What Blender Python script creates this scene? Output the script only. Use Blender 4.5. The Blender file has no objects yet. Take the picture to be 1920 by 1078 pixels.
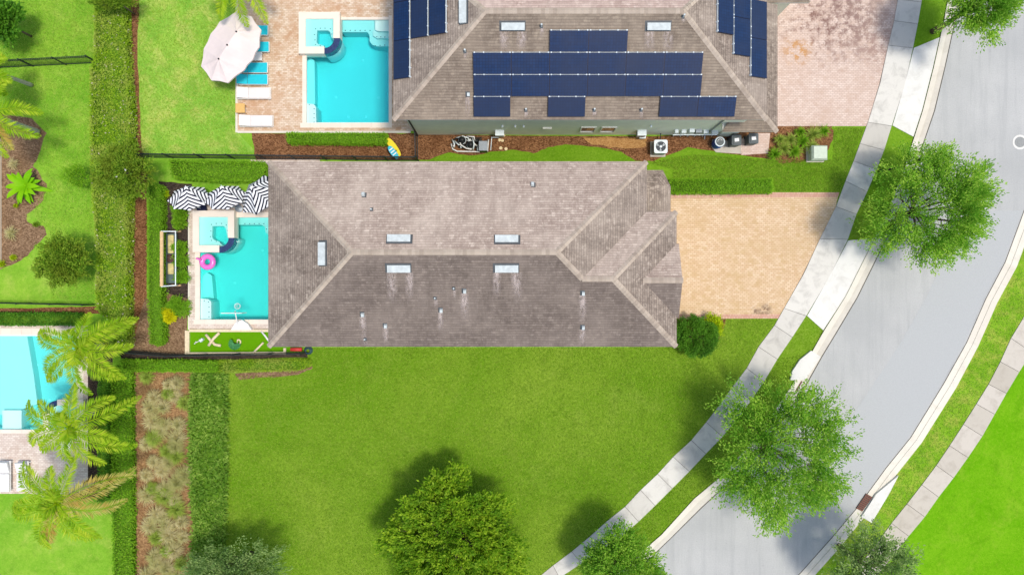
import bpy, math, random
import numpy as np
from mathutils import Vector
from mathutils.geometry import tessellate_polygon
random.seed(7)
RNG = np.random.default_rng(11)
scene = bpy.context.scene
COL = scene.collection

# ------------------------------------------------------------ camera, light
H, F = 43.0, 1290.0          # drone height (m), focal length in pixels of a 1920 px frame
cam_d = bpy.data.cameras.new('camera'); cam = bpy.data.objects.new('camera', cam_d); COL.objects.link(cam)
cam.location = (0, 0, H); cam.rotation_euler = (0, 0, 0)
cam_d.sensor_width = 36; cam_d.lens = 36 * F / 1920; cam_d.clip_end = 3000
scene.camera = cam
SUN_EL, SUN_AZ = math.radians(73), math.radians(-18)   # azimuth measured from +x (east), towards +y
w = bpy.data.worlds.new('World'); scene.world = w; w.use_nodes = True
sky = w.node_tree.nodes.new('ShaderNodeTexSky'); sky.sky_type = 'NISHITA'; sky.sun_disc = False
sky.sun_elevation = SUN_EL; sky.sun_rotation = math.radians(90) - SUN_AZ
sky.air_density = 1.0; sky.dust_density = 2.5; sky.ozone_density = 1.0
bg = w.node_tree.nodes['Background']; bg.inputs['Strength'].default_value = 0.15
w.node_tree.links.new(sky.outputs[0], bg.inputs['Color'])
sd = bpy.data.lights.new('sun', 'SUN'); sd.energy = 2.1; sd.angle = math.radians(8.0); sd.color = (1.0, 0.95, 0.86)
sun = bpy.data.objects.new('sun', sd); COL.objects.link(sun)
sdir = Vector((math.cos(SUN_EL) * math.cos(SUN_AZ), math.cos(SUN_EL) * math.sin(SUN_AZ), math.sin(SUN_EL)))
sun.rotation_euler = sdir.to_track_quat('Z', 'Y').to_euler(); sun.location = sdir * 60
scene.view_settings.view_transform = 'Standard'; scene.view_settings.look = 'None'
scene.view_settings.exposure = 0.3; scene.view_settings.gamma = 1.0
scene.render.engine = 'CYCLES'
scene.cycles.transparent_max_bounces = 16

# ------------------------------------------------------------ helpers
def W(px, py, z=0.0):
    s = (H - z) / F
    return Vector(((px - 960) * s, (539 - py) * s, z))
def WP(pts, z=0.0): return [W(a, b, z).to_2d() for a, b in pts]
def lin(c):
    c /= 255.0
    return c / 12.92 if c <= 0.04045 else ((c + 0.055) / 1.055) ** 2.4
def S(r, g, b, k=0.85): return (lin(r) * k, lin(g) * k, lin(b) * k, 1)

def nd(nt, t, ins={}, **props):
    n = nt.nodes.new(t)
    for k, v in props.items(): setattr(n, k, v)
    for k, v in ins.items():
        s = n.inputs[k]
        if isinstance(v, bpy.types.NodeSocket): nt.links.new(v, s)
        else: s.default_value = v
    return n
def noise(nt, vec, scale, detail=3, rough=0.55, dist=0.0):
    return nd(nt, 'ShaderNodeTexNoise', {'Vector': vec, 'Scale': scale, 'Detail': detail, 'Roughness': rough, 'Distortion': dist}).outputs['Fac']
def mapr(nt, v, a, b, c=0.0, d=1.0):
    return nd(nt, 'ShaderNodeMapRange', {0: v, 1: a, 2: b, 3: c, 4: d}).outputs[0]
def mth(nt, op, a, b=0.0, c=0.0):
    return nd(nt, 'ShaderNodeMath', {0: a, 1: b, 2: c}, operation=op).outputs[0]
def mix(nt, f, a, b, mode='MIX'):
    return nd(nt, 'ShaderNodeMix', {0: f, 6: a, 7: b}, data_type='RGBA', blend_type=mode).outputs[2]
def scalev(nt, vec, s, rot=0.0):
    return nd(nt, 'ShaderNodeMapping', {'Vector': vec, 'Scale': s, 'Rotation': (0, 0, rot)}).outputs[0]
def new_mat(name, rough=0.8, spec=0.3, metal=0.0):
    m = bpy.data.materials.new(name); m.use_nodes = True
    nt = m.node_tree; b = nt.nodes['Principled BSDF']
    b.inputs['Roughness'].default_value = rough
    b.inputs['Specular IOR Level'].default_value = spec
    b.inputs['Metallic'].default_value = metal
    pos = nt.nodes.new('ShaderNodeNewGeometry')
    return m, nt, b, pos
def setc(nt, b, col): 
    if isinstance(col, bpy.types.NodeSocket): nt.links.new(col, b.inputs['Base Color'])
    else: b.inputs['Base Color'].default_value = col
def bump(nt, b, h, strength=0.5, dist=0.02):
    n = nd(nt, 'ShaderNodeBump', {'Height': h, 'Strength': strength, 'Distance': dist}); nt.links.new(n.outputs[0], b.inputs['Normal'])

def plain(name, col, rough=0.6, spec=0.3, metal=0.0, var=0.12, scale=6.0):
    m, nt, b, g = new_mat(name, rough, spec, metal)
    f = noise(nt, g.outputs['Position'], scale, 4)
    f = mapr(nt, f, 0.3, 0.7)
    dk = tuple(c * (1 - var) for c in col[:3]) + (1,); lt = tuple(min(1, c * (1 + var)) for c in col[:3]) + (1,)
    setc(nt, b, mix(nt, f, dk, lt)); return m
def grass(name, dark, mid, light, dry, dry_amt=0.5, fine=9.0, blot=0.35, soft=0.5):
    m, nt, b, g = new_mat(name, 1.0, 0.0); p = g.outputs['Position']
    big = noise(nt, p, blot, 5, 0.62, 0.6); mid_n = noise(nt, scalev(nt, p, (1, 1, 1), 0.4), 1.1, 4, 0.65, 0.4)
    big2 = noise(nt, scalev(nt, p, (1, 1, 1), 0.6), blot * 2.4, 6, 0.72, 0.3)
    f1 = noise(nt, p, fine, 3, 0.75); f2 = noise(nt, scalev(nt, p, (1.0, 1.7, 1), 0.9), fine * 2.3, 2, 0.8)
    c = mix(nt, mapr(nt, big, 0.36, 0.64), mid, light)
    d = mapr(nt, big2, 0.60 - 0.14 * dry_amt, 0.90 - 0.14 * dry_amt); d = mth(nt, 'MULTIPLY', d, dry_amt)
    c = mix(nt, d, c, dry)
    c = mix(nt, mapr(nt, mid_n, 0.5, 0.72, 0, 0.38), c, dark)
    fm = mth(nt, 'MULTIPLY', mth(nt, 'ADD', f1, f2), 0.5)
    fi = mapr(nt, fm, 0.50, 0.36, 0, soft)
    c = mix(nt, fi, c, dark); c = mix(nt, mapr(nt, fm, 0.53, 0.66, 0, soft * 0.9), c, dry)
    setc(nt, b, c); bump(nt, b, fm, 0.6, 0.06); return m
def leafmat(name, c1, c2, c3, trans=0.35, patch=0.9, rough=0.55):
    m, nt, b, g = new_mat(name, rough, 0.15)
    r = g.outputs['Random Per Island']; p = g.outputs['Position']
    c = mix(nt, r, c1, c2); f = mapr(nt, noise(nt, p, patch, 3), 0.42, 0.62)
    f = mth(nt, 'MULTIPLY', f, 0.7)
    c = mix(nt, f, c, c3); setc(nt, b, c)
    t = nd(nt, 'ShaderNodeBsdfTranslucent', {'Color': c}); mx = nd(nt, 'ShaderNodeMixShader', {0: trans, 1: b.outputs[0], 2: t.outputs[0]})
    nt.links.new(mx.outputs[0], nt.nodes['Material Output'].inputs['Surface']); return m
def mulch(name, c1, c2, c3):
    m, nt, b, g = new_mat(name, 1.0, 0.0); p = g.outputs['Position']
    v = nd(nt, 'ShaderNodeTexVoronoi', {'Vector': scalev(nt, p, (1, 1.5, 1), 0.5), 'Scale': 13.0})
    r = nd(nt, 'ShaderNodeSeparateColor', {0: v.outputs['Color']}).outputs[0]
    c = mix(nt, mapr(nt, r, 0.1, 0.95), c1, c2)
    c = mix(nt, mapr(nt, noise(nt, p, 26, 2, .7), 0.6, 0.75, 0, 0.8), c, c3)
    c = mix(nt, mapr(nt, noise(nt, p, 0.9, 4), 0.45, 0.7, 0, 0.5), c, c1)
    setc(nt, b, c); bump(nt, b, r, 0.7, 0.05); return m
def pavers(name, c1, c2, mortar, patch, pamt=0.5, bw=0.22, rh=0.11, rot=0.0, stain=None, pscale=0.6):
    m, nt, b, g = new_mat(name, 0.9, 0.1); p = scalev(nt, g.outputs['Position'], (1, 1, 1), rot)
    br = nd(nt, 'ShaderNodeTexBrick', {'Vector': p, 'Color1': c1, 'Color2': c2, 'Mortar': mortar, 'Scale': 1.0, 'Mortar Size': 0.009,
            'Mortar Smooth': 0.3, 'Bias': 0.0, 'Brick Width': bw, 'Row Height': rh})
    c = br.outputs['Color']
    # scattered odd pavers
    v = nd(nt, 'ShaderNodeTexVoronoi', {'Vector': p, 'Scale': 3.6}, distance='CHEBYCHEV')
    rr = nd(nt, 'ShaderNodeSeparateColor', {0: v.outputs['Color']}).outputs[1]
    c = mix(nt, mapr(nt, rr, 0.66, 0.98, 0, 0.5), c, patch)
    f = mapr(nt, noise(nt, p, pscale, 5, 0.65), 0.45, 0.68, 0, pamt)
    c = mix(nt, f, c, patch)
    if stain:
        for (sx, sy, rad, col, amt, th) in stain:
            d = nd(nt, 'ShaderNodeVectorMath', {0: g.outputs['Position'], 1: (sx, sy, 0)}, operation='DISTANCE').outputs['Value']
            fall = mapr(nt, d, rad, rad * 0.25)
            k = mth(nt, 'MULTIPLY', fall, mapr(nt, noise(nt, g.outputs['Position'], 2.2, 6, 0.72), th, th + 0.13, 0, amt))
            c = mix(nt, k, c, col)
    setc(nt, b, c); bump(nt, b, br.outputs['Fac'], 0.25, -0.01); return m
def concrete(name, c1, c2, stain, amt=0.35, rough=0.85):
    m, nt, b, g = new_mat(name, rough, 0.15); p = g.outputs['Position']
    c = mix(nt, g.outputs['Random Per Island'], c1, c2)
    c = mix(nt, mapr(nt, noise(nt, p, 1.3, 6, 0.68, 0.5), 0.48, 0.75, 0, amt), c, stain)
    c = mix(nt, mapr(nt, noise(nt, p, 22, 3, 0.7), 0.35, 0.7, 0, 0.14), c, stain)
    setc(nt, b, c); return m
def shingles(name, c1, c2, dark, light, lamt=0.5, wav=0.5):
    m, nt, b, g = new_mat(name, 0.95, 0.1)
    uv = nt.nodes.new('ShaderNodeUVMap'); uv.uv_map = 'UVMap'; u = uv.outputs[0]
    wob = nd(nt, 'ShaderNodeTexNoise', {'Vector': u, 'Scale': 1.3, 'Detail': 2.0}).outputs['Color']
    uw = nd(nt, 'ShaderNodeVectorMath', {0: u, 1: nd(nt, 'ShaderNodeVectorMath', {0: wob, 1: (.5, .06, 0)}, operation='MULTIPLY').outputs[0]}, operation='ADD').outputs[0]
    def bricks(vec, bw, off, bias): return nd(nt, 'ShaderNodeTexBrick', {'Vector': vec, 'Color1': (0, 0, 0, 1), 'Color2': (1, 1, 1, 1), 'Mortar': (.4, .4, .4, 1), 'Scale': 1.0, 'Mortar Size': 0.0,
            'Bias': bias, 'Brick Width': bw, 'Row Height': 0.145}, offset=off).outputs['Color']
    b1 = bricks(uw, .33, .37, 0.0); b2 = bricks(uw, .19, .61, -.3); b3 = bricks(scalev(nt, uw, (1, 1, 1)), .52, .23, -.45)
    c = mix(nt, b1, c1, c2)
    n1 = noise(nt, scalev(nt, u, (2.4, 1.3, 1)), 1.1, 5, 0.75, 0.8)
    f = mth(nt, 'MULTIPLY', mapr(nt, b2, .35, .75), mapr(nt, n1, 0.46, 0.58)); c = mix(nt, mth(nt, 'MULTIPLY', f, min(1.0, lamt * 1.7)), c, light)
    c = mix(nt, mth(nt, 'MULTIPLY', mth(nt, 'MULTIPLY', b3, mapr(nt, n1, 0.58, 0.42)), wav * 1.3), c, dark)
    n2 = noise(nt, scalev(nt, u, (3.6, 2.2, 1)), 1.9, 5, 0.75, 1.2)
    c = mix(nt, mapr(nt, n2, 0.52, 0.68, 0, wav), c, dark); c = mix(nt, mapr(nt, n2, 0.46, 0.34, 0, lamt), c, light)
    sep = nd(nt, 'ShaderNodeSeparateXYZ', {0: uw}).outputs[1]
    saw = mth(nt, 'FRACT', mth(nt, 'DIVIDE', sep, 0.145))
    c = mix(nt, mapr(nt, saw, 0.3, 0.0, 0, 0.85), c, dark)
    c = mix(nt, mapr(nt, noise(nt, u, 0.35, 4), 0.42, 0.66, 0, 0.35), c, light)
    c = mix(nt, mapr(nt, noise(nt, scalev(nt, u, (1.6, .25, 1)), 0.9, 4, .7), 0.5, 0.7, 0, 0.35), c, dark)
    setc(nt, b, c)
    hh = mth(nt, 'ADD', mth(nt, 'MULTIPLY', saw, -1.0), mth(nt, 'ADD', mth(nt, 'MULTIPLY', b2, 0.7), n2))
    bump(nt, b, hh, 0.5, 0.014); return m

class MB:
    def __init__(s): s.v = []; s.f = []; s.m = []; s.uv = {}
    def add(s, vs, fs, mi=0, uvs=None):
        o = len(s.v); s.v += [tuple(v) for v in vs]
        for k, f in enumerate(fs):
            s.f.append(tuple(o + i for i in f)); s.m.append(mi)
            if uvs: s.uv[len(s.f) - 1] = uvs[k]
        return s
    def frame(s, c, u, v, n, su, sv, h0, h1, mi=0, taper=1.0):
        c, u, v, n = Vector(c), Vector(u), Vector(v), Vector(n)
        vs = [c + u * (a * su / 2 * t) + v * (b * sv / 2 * t) + n * h for h, t in ((h0, 1), (h1, taper)) for a, b in ((-1, -1), (1, -1), (1, 1), (-1, 1))]
        return s.add(vs, [(3, 2, 1, 0), (4, 5, 6, 7), (0, 1, 5, 4), (1, 2, 6, 5), (2, 3, 7, 6), (3, 0, 4, 7)], mi)
    def box(s, c, sz, rz=0.0, mi=0, taper=1.0):
        ca, sa = math.cos(rz), math.sin(rz)
        return s.frame((c[0], c[1], c[2]), (ca, sa, 0), (-sa, ca, 0), (0, 0, 1), sz[0], sz[1], -sz[2] / 2, sz[2] / 2, mi, taper)
    def rbox(s, c, sz, r=0.05, rz=0.0, mi=0, seg=4, lip=0.0):
        pts = rrect(sz[0], sz[1], r, seg); ca, sa = math.cos(rz), math.sin(rz)
        z0, z1 = c[2] - sz[2] / 2, c[2] + sz[2] / 2
        L = lambda k, z: [(c[0] + (x * ca - y * sa) * k, c[1] + (x * sa + y * ca) * k, z) for x, y in pts]
        n = len(pts); k = 1 - 2 * min(r, .3 * min(sz[:2])) * 0.25 / min(sz[:2]); e = min(r * 0.4, sz[2] * .25)
        rings = [L(k, z0), L(1, z0 + e), L(1, z1 - e), L(k, z1)]
        vs = sum(rings, []); fs = [tuple(range(n))[::-1], tuple(range(3 * n, 4 * n))]
        for q in range(3):
            for i in range(n): j = (i + 1) % n; fs.append((q * n + i, q * n + j, q * n + n + j, q * n + n + i))
        return s.add(vs, fs, mi)
    def prism(s, pts, z0, z1, mi=0, holes=()):
        loops = [list(map(tuple, pts))] + [list(map(tuple, h)) for h in holes]
        area = lambda P: sum(P[i][0] * P[(i + 1) % len(P)][1] - P[(i + 1) % len(P)][0] * P[i][1] for i in range(len(P)))
        if area(loops[0]) < 0: loops[0].reverse()
        for h in loops[1:]:
            if area(h) > 0: h.reverse()
        flat = [p for L in loops for p in L]; n = len(flat)
        tris = tessellate_polygon([[Vector((x, y, 0)) for x, y in L] for L in loops])
        up = []
        for t in tris:
            a, b, c = [flat[i] for i in t]
            cr = (b[0] - a[0]) * (c[1] - a[1]) - (b[1] - a[1]) * (c[0] - a[0])
            if abs(cr) > 1e-12: up.append(t if cr > 0 else t[::-1])
        vs = [(x, y, z1) for x, y in flat]; fs = [tuple(t) for t in up]
        if z0 is not None:
            vs += [(x, y, z0) for x, y in flat]; fs += [tuple(i + n for i in t[::-1]) for t in up]
            o = 0
            for L in loops:
                k = len(L)
                for i in range(k): j = (i + 1) % k; fs.append((n + o + i, n + o + j, o + j, o + i))
                o += k
        return s.add(vs, fs, mi)
    def tube(s, path, r, seg=8, mi=0, cap=True):
        P = [Vector(p) for p in path]; R = r if isinstance(r, (list, tuple)) else [r] * len(P); rings = []
        for i, p in enumerate(P):
            t = (P[min(i + 1, len(P) - 1)] - P[max(i - 1, 0)]).normalized()
            a = t.cross(Vector((0, 0, 1)) if abs(t.z) < 0.9 else Vector((1, 0, 0))).normalized(); b = t.cross(a)
            rings.append([p + (a * math.cos(q * 2 * math.pi / seg) + b * math.sin(q * 2 * math.pi / seg)) * R[i] for q in range(seg)])
        fs = [(i * seg + q, i * seg + (q + 1) % seg, (i + 1) * seg + (q + 1) % seg, (i + 1) * seg + q) for i in range(len(P) - 1) for q in range(seg)]
        if cap: fs += [tuple(range(seg))[::-1], tuple((len(P) - 1) * seg + q for q in range(seg))]
        return s.add(sum(rings, []), [f[::-1] for f in fs], mi)
    def lathe(s, c, prof, seg=20, mi=0, sx=1.0, sy=1.0):
        vs = [(c[0] + r * sx * math.cos(q * 2 * math.pi / seg), c[1] + r * sy * math.sin(q * 2 * math.pi / seg), c[2] + z) for r, z in prof for q in range(seg)]
        fs = [(i * seg + q, i * seg + (q + 1) % seg, (i + 1) * seg + (q + 1) % seg, (i + 1) * seg + q) for i in range(len(prof) - 1) for q in range(seg)]
        fs += [tuple(range(seg))[::-1], tuple((len(prof) - 1) * seg + q for q in range(seg))]
        return s.add(vs, fs, mi)
    def torus(s, c, R, r, seg=32, rs=12, mi=0, a0=0, a1=2 * math.pi):
        vs = []; 
        for i in range(seg):
            a = a0 + (a1 - a0) * i / seg
            for j in range(rs):
                b = j * 2 * math.pi / rs; vs.append((c[0] + (R + r * math.cos(b)) * math.cos(a), c[1] + (R + r * math.cos(b)) * math.sin(a), c[2] + r * math.sin(b)))
        fs = [(i * rs + j, ((i + 1) % seg) * rs + j, ((i + 1) % seg) * rs + (j + 1) % rs, i * rs + (j + 1) % rs) for i in range(seg) for j in range(rs)]
        return s.add(vs, fs, mi)
    def build(s, name, mats, parent=None, smooth=False, sub=0):
        org = worldloc(parent); me = bpy.data.meshes.new(name)
        me.from_pydata([(v[0] - org[0], v[1] - org[1], v[2] - org[2]) for v in s.v], [], s.f)
        if not isinstance(mats, (list, tuple)): mats = [mats]
        for m in mats: me.materials.append(m)
        me.polygons.foreach_set('material_index', s.m)
        if smooth: me.polygons.foreach_set('use_smooth', [True] * len(s.f))
        if s.uv:
            L = me.uv_layers.new(name='UVMap')
            for fi, uvs in s.uv.items():
                for k, li in enumerate(me.polygons[fi].loop_indices): L.data[li].uv = uvs[k]
        me.update(); o = bpy.data.objects.new(name, me); COL.objects.link(o)
        if parent: o.parent = parent
        return o
def rrect(w_, h_, r, seg=4):
    r = min(r, w_ / 2 - 1e-3, h_ / 2 - 1e-3); out = []
    for cx, cy, a in ((1, 1, 0), (-1, 1, 90), (-1, -1, 180), (1, -1, 270)):
        for k in range(seg + 1):
            t = math.radians(a + 90 * k / seg); out.append((cx * (w_ / 2 - r) + r * math.cos(t), cy * (h_ / 2 - r) + r * math.sin(t)))
    return out
def worldloc(o):
    v = Vector((0, 0, 0))
    while o: v = v + o.location; o = o.parent
    return v
def tag(o, label=None, cat=None, group=None, kind=None):
    if label: o['label'] = label
    if cat: o['category'] = cat
    if group: o['group'] = group
    if kind: o['kind'] = kind
    return o
def empty(name, loc, label, cat, group=None):
    o = bpy.data.objects.new(name, None); COL.objects.link(o); o.location = loc; o.empty_display_size = 0.2
    return tag(o, label, cat, group)
def copy_tree(o, loc=None, parent=None):
    c = o.copy(); COL.objects.link(c)
    if parent: c.parent = parent
    if loc is not None: c.location = loc
    for ch in list(o.children): copy_tree(ch, None, c)
    return c
def struct(mb, name, m, smooth=False): return tag(mb.build(name, m, None, smooth), kind='structure')

def leaf_mesh(P, D, L, Wd, upb=1.3):
    n = len(P); D = D / np.linalg.norm(D, axis=1, keepdims=True)
    N_ = RNG.normal(size=(n, 3)); N_[:, 2] += upb * 1.5
    Sx = np.cross(D, N_); Sx /= np.linalg.norm(Sx, axis=1, keepdims=True) + 1e-9
    L = np.broadcast_to(np.asarray(L, float), (n,))[:, None]; Wd = np.broadcast_to(np.asarray(Wd, float), (n,))[:, None]
    mid = P + D * L * 0.45
    return np.stack([P, mid + Sx * Wd / 2, P + D * L, mid - Sx * Wd / 2], 1).reshape(-1, 3)
def quads_obj(name, V, mats, parent=None, extra=None, mi=None):
    """V: (4N,3) leaf quads; extra: MB of solid geometry put in the same mesh (material slot 1)"""
    org = np.array(worldloc(parent)); n = len(V) // 4
    ev = np.array(extra.v) if extra and extra.v else np.zeros((0, 3)); ef = extra.f if extra else []
    me = bpy.data.meshes.new(name); AV = np.vstack([V, ev]) - org
    me.vertices.add(len(AV)); me.vertices.foreach_set('co', AV.astype(np.float32).ravel())
    idx = np.arange(4 * n); tail = [i + 4 * n for f in ef for i in f]
    me.loops.add(4 * n + len(tail)); me.loops.foreach_set('vertex_index', np.concatenate([idx, np.array(tail, int)]).astype(np.int32))
    st = list(range(0, 4 * n, 4)); k = 4 * n
    for f in ef: st.append(k); k += len(f)
    me.polygons.add(len(st)); me.polygons.foreach_set('loop_start', np.array(st, np.int32))
    for m in (mats if isinstance(mats, (list, tuple)) else [mats]): me.materials.append(m)
    mis = np.zeros(len(st), np.int32)
    if mi is not None: mis[:n] = mi
    if len(ef): mis[n:] = 1
    me.polygons.foreach_set('material_index', mis)
    me.update(calc_edges=True); me.validate()
    o = bpy.data.objects.new(name, me); COL.objects.link(o)
    if parent: o.parent = parent
    return o

# ------------------------------------------------------------ materials
G_MAIN = grass('grass_main', S(74, 108, 16), S(106, 150, 28), S(134, 166, 50), S(168, 180, 88), 0.45, 7, 0.12, 0.8)
G_NORTH = grass('grass_north', S(76, 120, 20), S(108, 154, 30), S(124, 166, 42), S(158, 182, 76), 0.3, 7, 0.3, 0.6)
G_YARD = grass('grass_yard', S(84, 134, 30), S(118, 174, 46), S(146, 192, 60), S(192, 204, 100), 0.7, 5, 0.3, 0.4)
G_BACK = grass('grass_back', S(84, 142, 40), S(126, 184, 62), S(158, 200, 78), S(218, 208, 126), .95, 5, 0.3, 0.4)
G_VIVID = grass('grass_vivid', S(78, 136, 12), S(106, 172, 18), S(124, 182, 30), S(162, 184, 62), 0.55, 5, 0.22, 0.5)
G_VERGE = grass('grass_verge', S(80, 130, 22), S(116, 168, 32), S(140, 184, 48), S(196, 190, 96), 1.0, 7, 0.5, 0.5)
TURF = grass('artificial_turf', S(92, 150, 12), S(100, 160, 14), S(106, 166, 18), S(110, 166, 20), 0.1, 14, 0.2, 0.2)
MULCH = mulch('mulch_bark', S(96, 62, 40), S(165, 120, 84), S(205, 165, 125))
MULCH_D = mulch('mulch_dark', S(52, 44, 40), S(92, 80, 72), S(150, 130, 110))
MULCH_G = mulch('mulch_grey', S(110, 84, 62), S(168, 138, 108), S(205, 180, 150))
BED_SOIL = mulch('bed_soil', S(128, 96, 66), S(188, 150, 108), S(214, 160, 96))
SAND = mulch('sandy_soil', S(170, 125, 75), S(205, 160, 105), S(225, 190, 140))
_d2 = W(1560, 75)
DRIVE_T = pavers('driveway_tan', S(236, 210, 176), S(220, 188, 150), S(182, 146, 112), S(204, 172, 124), 0.45, 0.24, 0.12,
    stain=[(W(1434, 582).x, W(1434, 582).y, 0.55, S(110, 85, 70), 0.9, 0.42), (W(1416, 584).x, W(1416, 584).y, 0.4, S(120, 95, 78), 0.8, 0.46)])
DRIVE_P = pavers('driveway_pink', S(234, 214, 200), S(218, 194, 178), S(178, 152, 138), S(204, 176, 158), 0.4, 0.22, 0.11,
    stain=[(W(1540, 40).x, W(1540, 40).y, 3.6, S(128, 92, 82), 0.9, 0.50), (W(1600, 30).x, W(1600, 30).y, 3.6, S(140, 112, 104), 0.7, 0.42),
           (W(1495, 95).x, W(1495, 95).y, 1.2, S(205, 150, 84), 1.0, 0.46), (W(1650, 90).x, W(1650, 90).y, 2.0, S(160, 128, 118), 0.6, 0.45)])
BORDER_P = pavers('paver_border', S(228, 190, 168), S(214, 168, 144), S(170, 130, 110), S(200, 150, 130), 0.4, 0.1, 0.2)
DECK_A = pavers('deck_beige', S(240, 222, 200), S(214, 184, 154), S(190, 162, 138), S(196, 150, 112), 0.55, 0.22, 0.11, pscale=0.9)
DECK_P = pavers('deck_pink', S(242, 230, 218), S(220, 202, 188), S(190, 172, 158), S(196, 172, 156), 0.45, 0.22, 0.11)
COPING = concrete('coping_cream', S(250, 238, 222), S(246, 232, 216), S(226, 208, 190), 0.3)
CONC = concrete('concrete_walk', S(232, 228, 218), S(206, 201, 191), S(158, 154, 146), 0.6)
CONC_OLD = concrete('concrete_old', S(216, 208, 194), S(196, 188, 172), S(160, 150, 134), 0.55)
CONC_W = concrete('concrete_apron', S(240, 238, 230), S(234, 232, 224), S(198, 194, 184), 0.6)
JOINT = plain('joint_dark', S(95, 90, 80), 0.9)
KERB = concrete('kerb_concrete', S(240, 234, 218), S(232, 224, 208), S(196, 186, 166), 0.4)
KERB_G = concrete('gutter_concrete', S(226, 220, 206), S(220, 212, 198), S(176, 168, 152), 0.45)
def asphalt():
    m, nt, b, g = new_mat('road_asphalt', 0.9, 0.15); p = g.outputs['Position']
    c = mix(nt, mapr(nt, noise(nt, p, 0.22, 4), 0.35, 0.65), S(186, 187, 184), S(202, 202, 198))
    c = mix(nt, mapr(nt, noise(nt, p, 16, 4, .8), 0.35, 0.7, 0, 0.45), c, S(160, 160, 157))
    lane = noise(nt, scalev(nt, p, (2.2, .16, 1), -0.95), 0.9, 5, .7)
    c = mix(nt, mapr(nt, lane, 0.48, 0.7, 0, 0.4), c, S(160, 162, 160))
    c = mix(nt, mapr(nt, noise(nt, p, 1.7, 6, .75, .4), 0.62, 0.78, 0, 0.5), c, S(150, 150, 146))
    v = nd(nt, 'ShaderNodeTexVoronoi', {'Vector': p, 'Scale': 2.1, 'Randomness': 1.0}); sp = mapr(nt, v.outputs['Distance'], .05, .02, 0, .6)
    c = mix(nt, sp, c, S(110, 110, 108))
    setc(nt, b, c); bump(nt, b, noise(nt, p, 30, 2), 0.3, 0.012); return m
ASPH = asphalt()
ASPH_P = plain('asphalt_patch', S(187, 189, 187), 0.9, 0.1, 0, 0.05, 14.0)
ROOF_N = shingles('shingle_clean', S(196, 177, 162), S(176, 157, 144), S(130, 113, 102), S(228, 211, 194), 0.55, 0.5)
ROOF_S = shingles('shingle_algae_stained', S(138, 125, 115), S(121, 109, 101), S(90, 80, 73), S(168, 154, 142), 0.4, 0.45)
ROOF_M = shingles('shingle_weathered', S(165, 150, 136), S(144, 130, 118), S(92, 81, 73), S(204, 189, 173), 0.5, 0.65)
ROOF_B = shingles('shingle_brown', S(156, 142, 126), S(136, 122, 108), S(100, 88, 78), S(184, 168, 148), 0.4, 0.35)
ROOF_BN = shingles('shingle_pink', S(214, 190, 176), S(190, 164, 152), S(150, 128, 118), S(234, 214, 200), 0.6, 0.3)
CAP = concrete('ridge_cap_shingle', S(206, 190, 172), S(180, 164, 148), S(150, 134, 120), 0.5)
FASCIA = plain('fascia_white', S(236, 236, 226), 0.5, 0.3, 0, 0.04)
SAGE = plain('stucco_sage', S(240, 246, 226), 0.9, 0.1, 0, 0.05, 1.5)
STUC = plain('stucco_cream', S(232, 222, 202), 0.9, 0.1, 0, 0.05, 1.5)
METAL_W = plain('white_painted_metal', S(228, 238, 240), 0.4, 0.5, 0.0, 0.1, 3)
GALV = plain('galvanised_vent', S(206, 214, 212), 0.6, 0.2, 0.0, 0.16, 4); VENT_DARK = plain('vent_flashing', S(92, 96, 98), .6, .3, .2)
METAL_G = plain('grey_metal', S(150, 158, 166), 0.45, 0.5, 0.3, 0.1)
BLACK = plain('black_metal', S(36, 38, 40), 0.5, 0.4, 0.2, 0.1)
FENCE = plain('bronze_black_fence', S(44, 54, 56), 0.5, 0.4, 0.2, 0.1)
WHITE = plain('white_plastic', S(246, 244, 240), 0.5, 0.4, 0, 0.04)
TEAL = plain('teal_sling', S(40, 205, 222), 0.7, 0.2, 0, 0.06)
CUSH = plain('cream_cushion', S(248, 240, 234), 0.9, 0.1, 0, 0.05)
WOOD = plain('tan_wood', S(226, 190, 140), 0.7, 0.2, 0, 0.15, 8)
WOOD_P = plain('pale_timber', S(238, 220, 184), 0.75, 0.2, 0, 0.12, 8)
ORANGE = plain('orange_wood', S(232, 186, 112), 0.6, 0.3, 0, 0.1, 8)
BARK = plain('bark', S(120, 104, 86), 0.95, 0.1, 0, 0.25, 9)
PALMBARK = plain('palm_trunk_bark', S(196, 190, 176), 0.9, 0.1, 0, 0.18, 5)
GLASS = plain('dark_glass', S(60, 70, 78), 0.1, 0.8, 0.0, 0.05)
RED = plain('red_vinyl', S(214, 60, 56), 0.5, 0.4, 0, 0.08)
YELLOW = plain('yellow_plastic', S(246, 222, 30), 0.45, 0.4, 0, 0.05)
CYAN = plain('cyan_foam', S(60, 190, 214), 0.5, 0.3, 0, 0.1)
PINK = plain('pink_vinyl', S(250, 120, 212), 0.25, 0.6, 0, 0.05)
BLUE = plain('blue_plastic', S(30, 74, 160), 0.45, 0.4, 0, 0.08)
BINGREY = plain('dark_bin_plastic', S(84, 92, 94), 0.5, 0.4, 0, 0.1)
SAGEBOX = plain('pale_green_fibreglass', S(206, 218, 196), 0.6, 0.3, 0, 0.08)
BRICKRED = plain('rusty_grate', S(140, 84, 64), 0.8, 0.3, 0.2, 0.2, 10)
CANVAS = plain('beige_canvas', S(240, 224, 218), 0.9, 0.1, 0, 0.05, 1.2)
NAVY = plain('navy_canvas', S(36, 40, 66), 0.9, 0.1, 0, 0.1)
PANEL_GL = None
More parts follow.
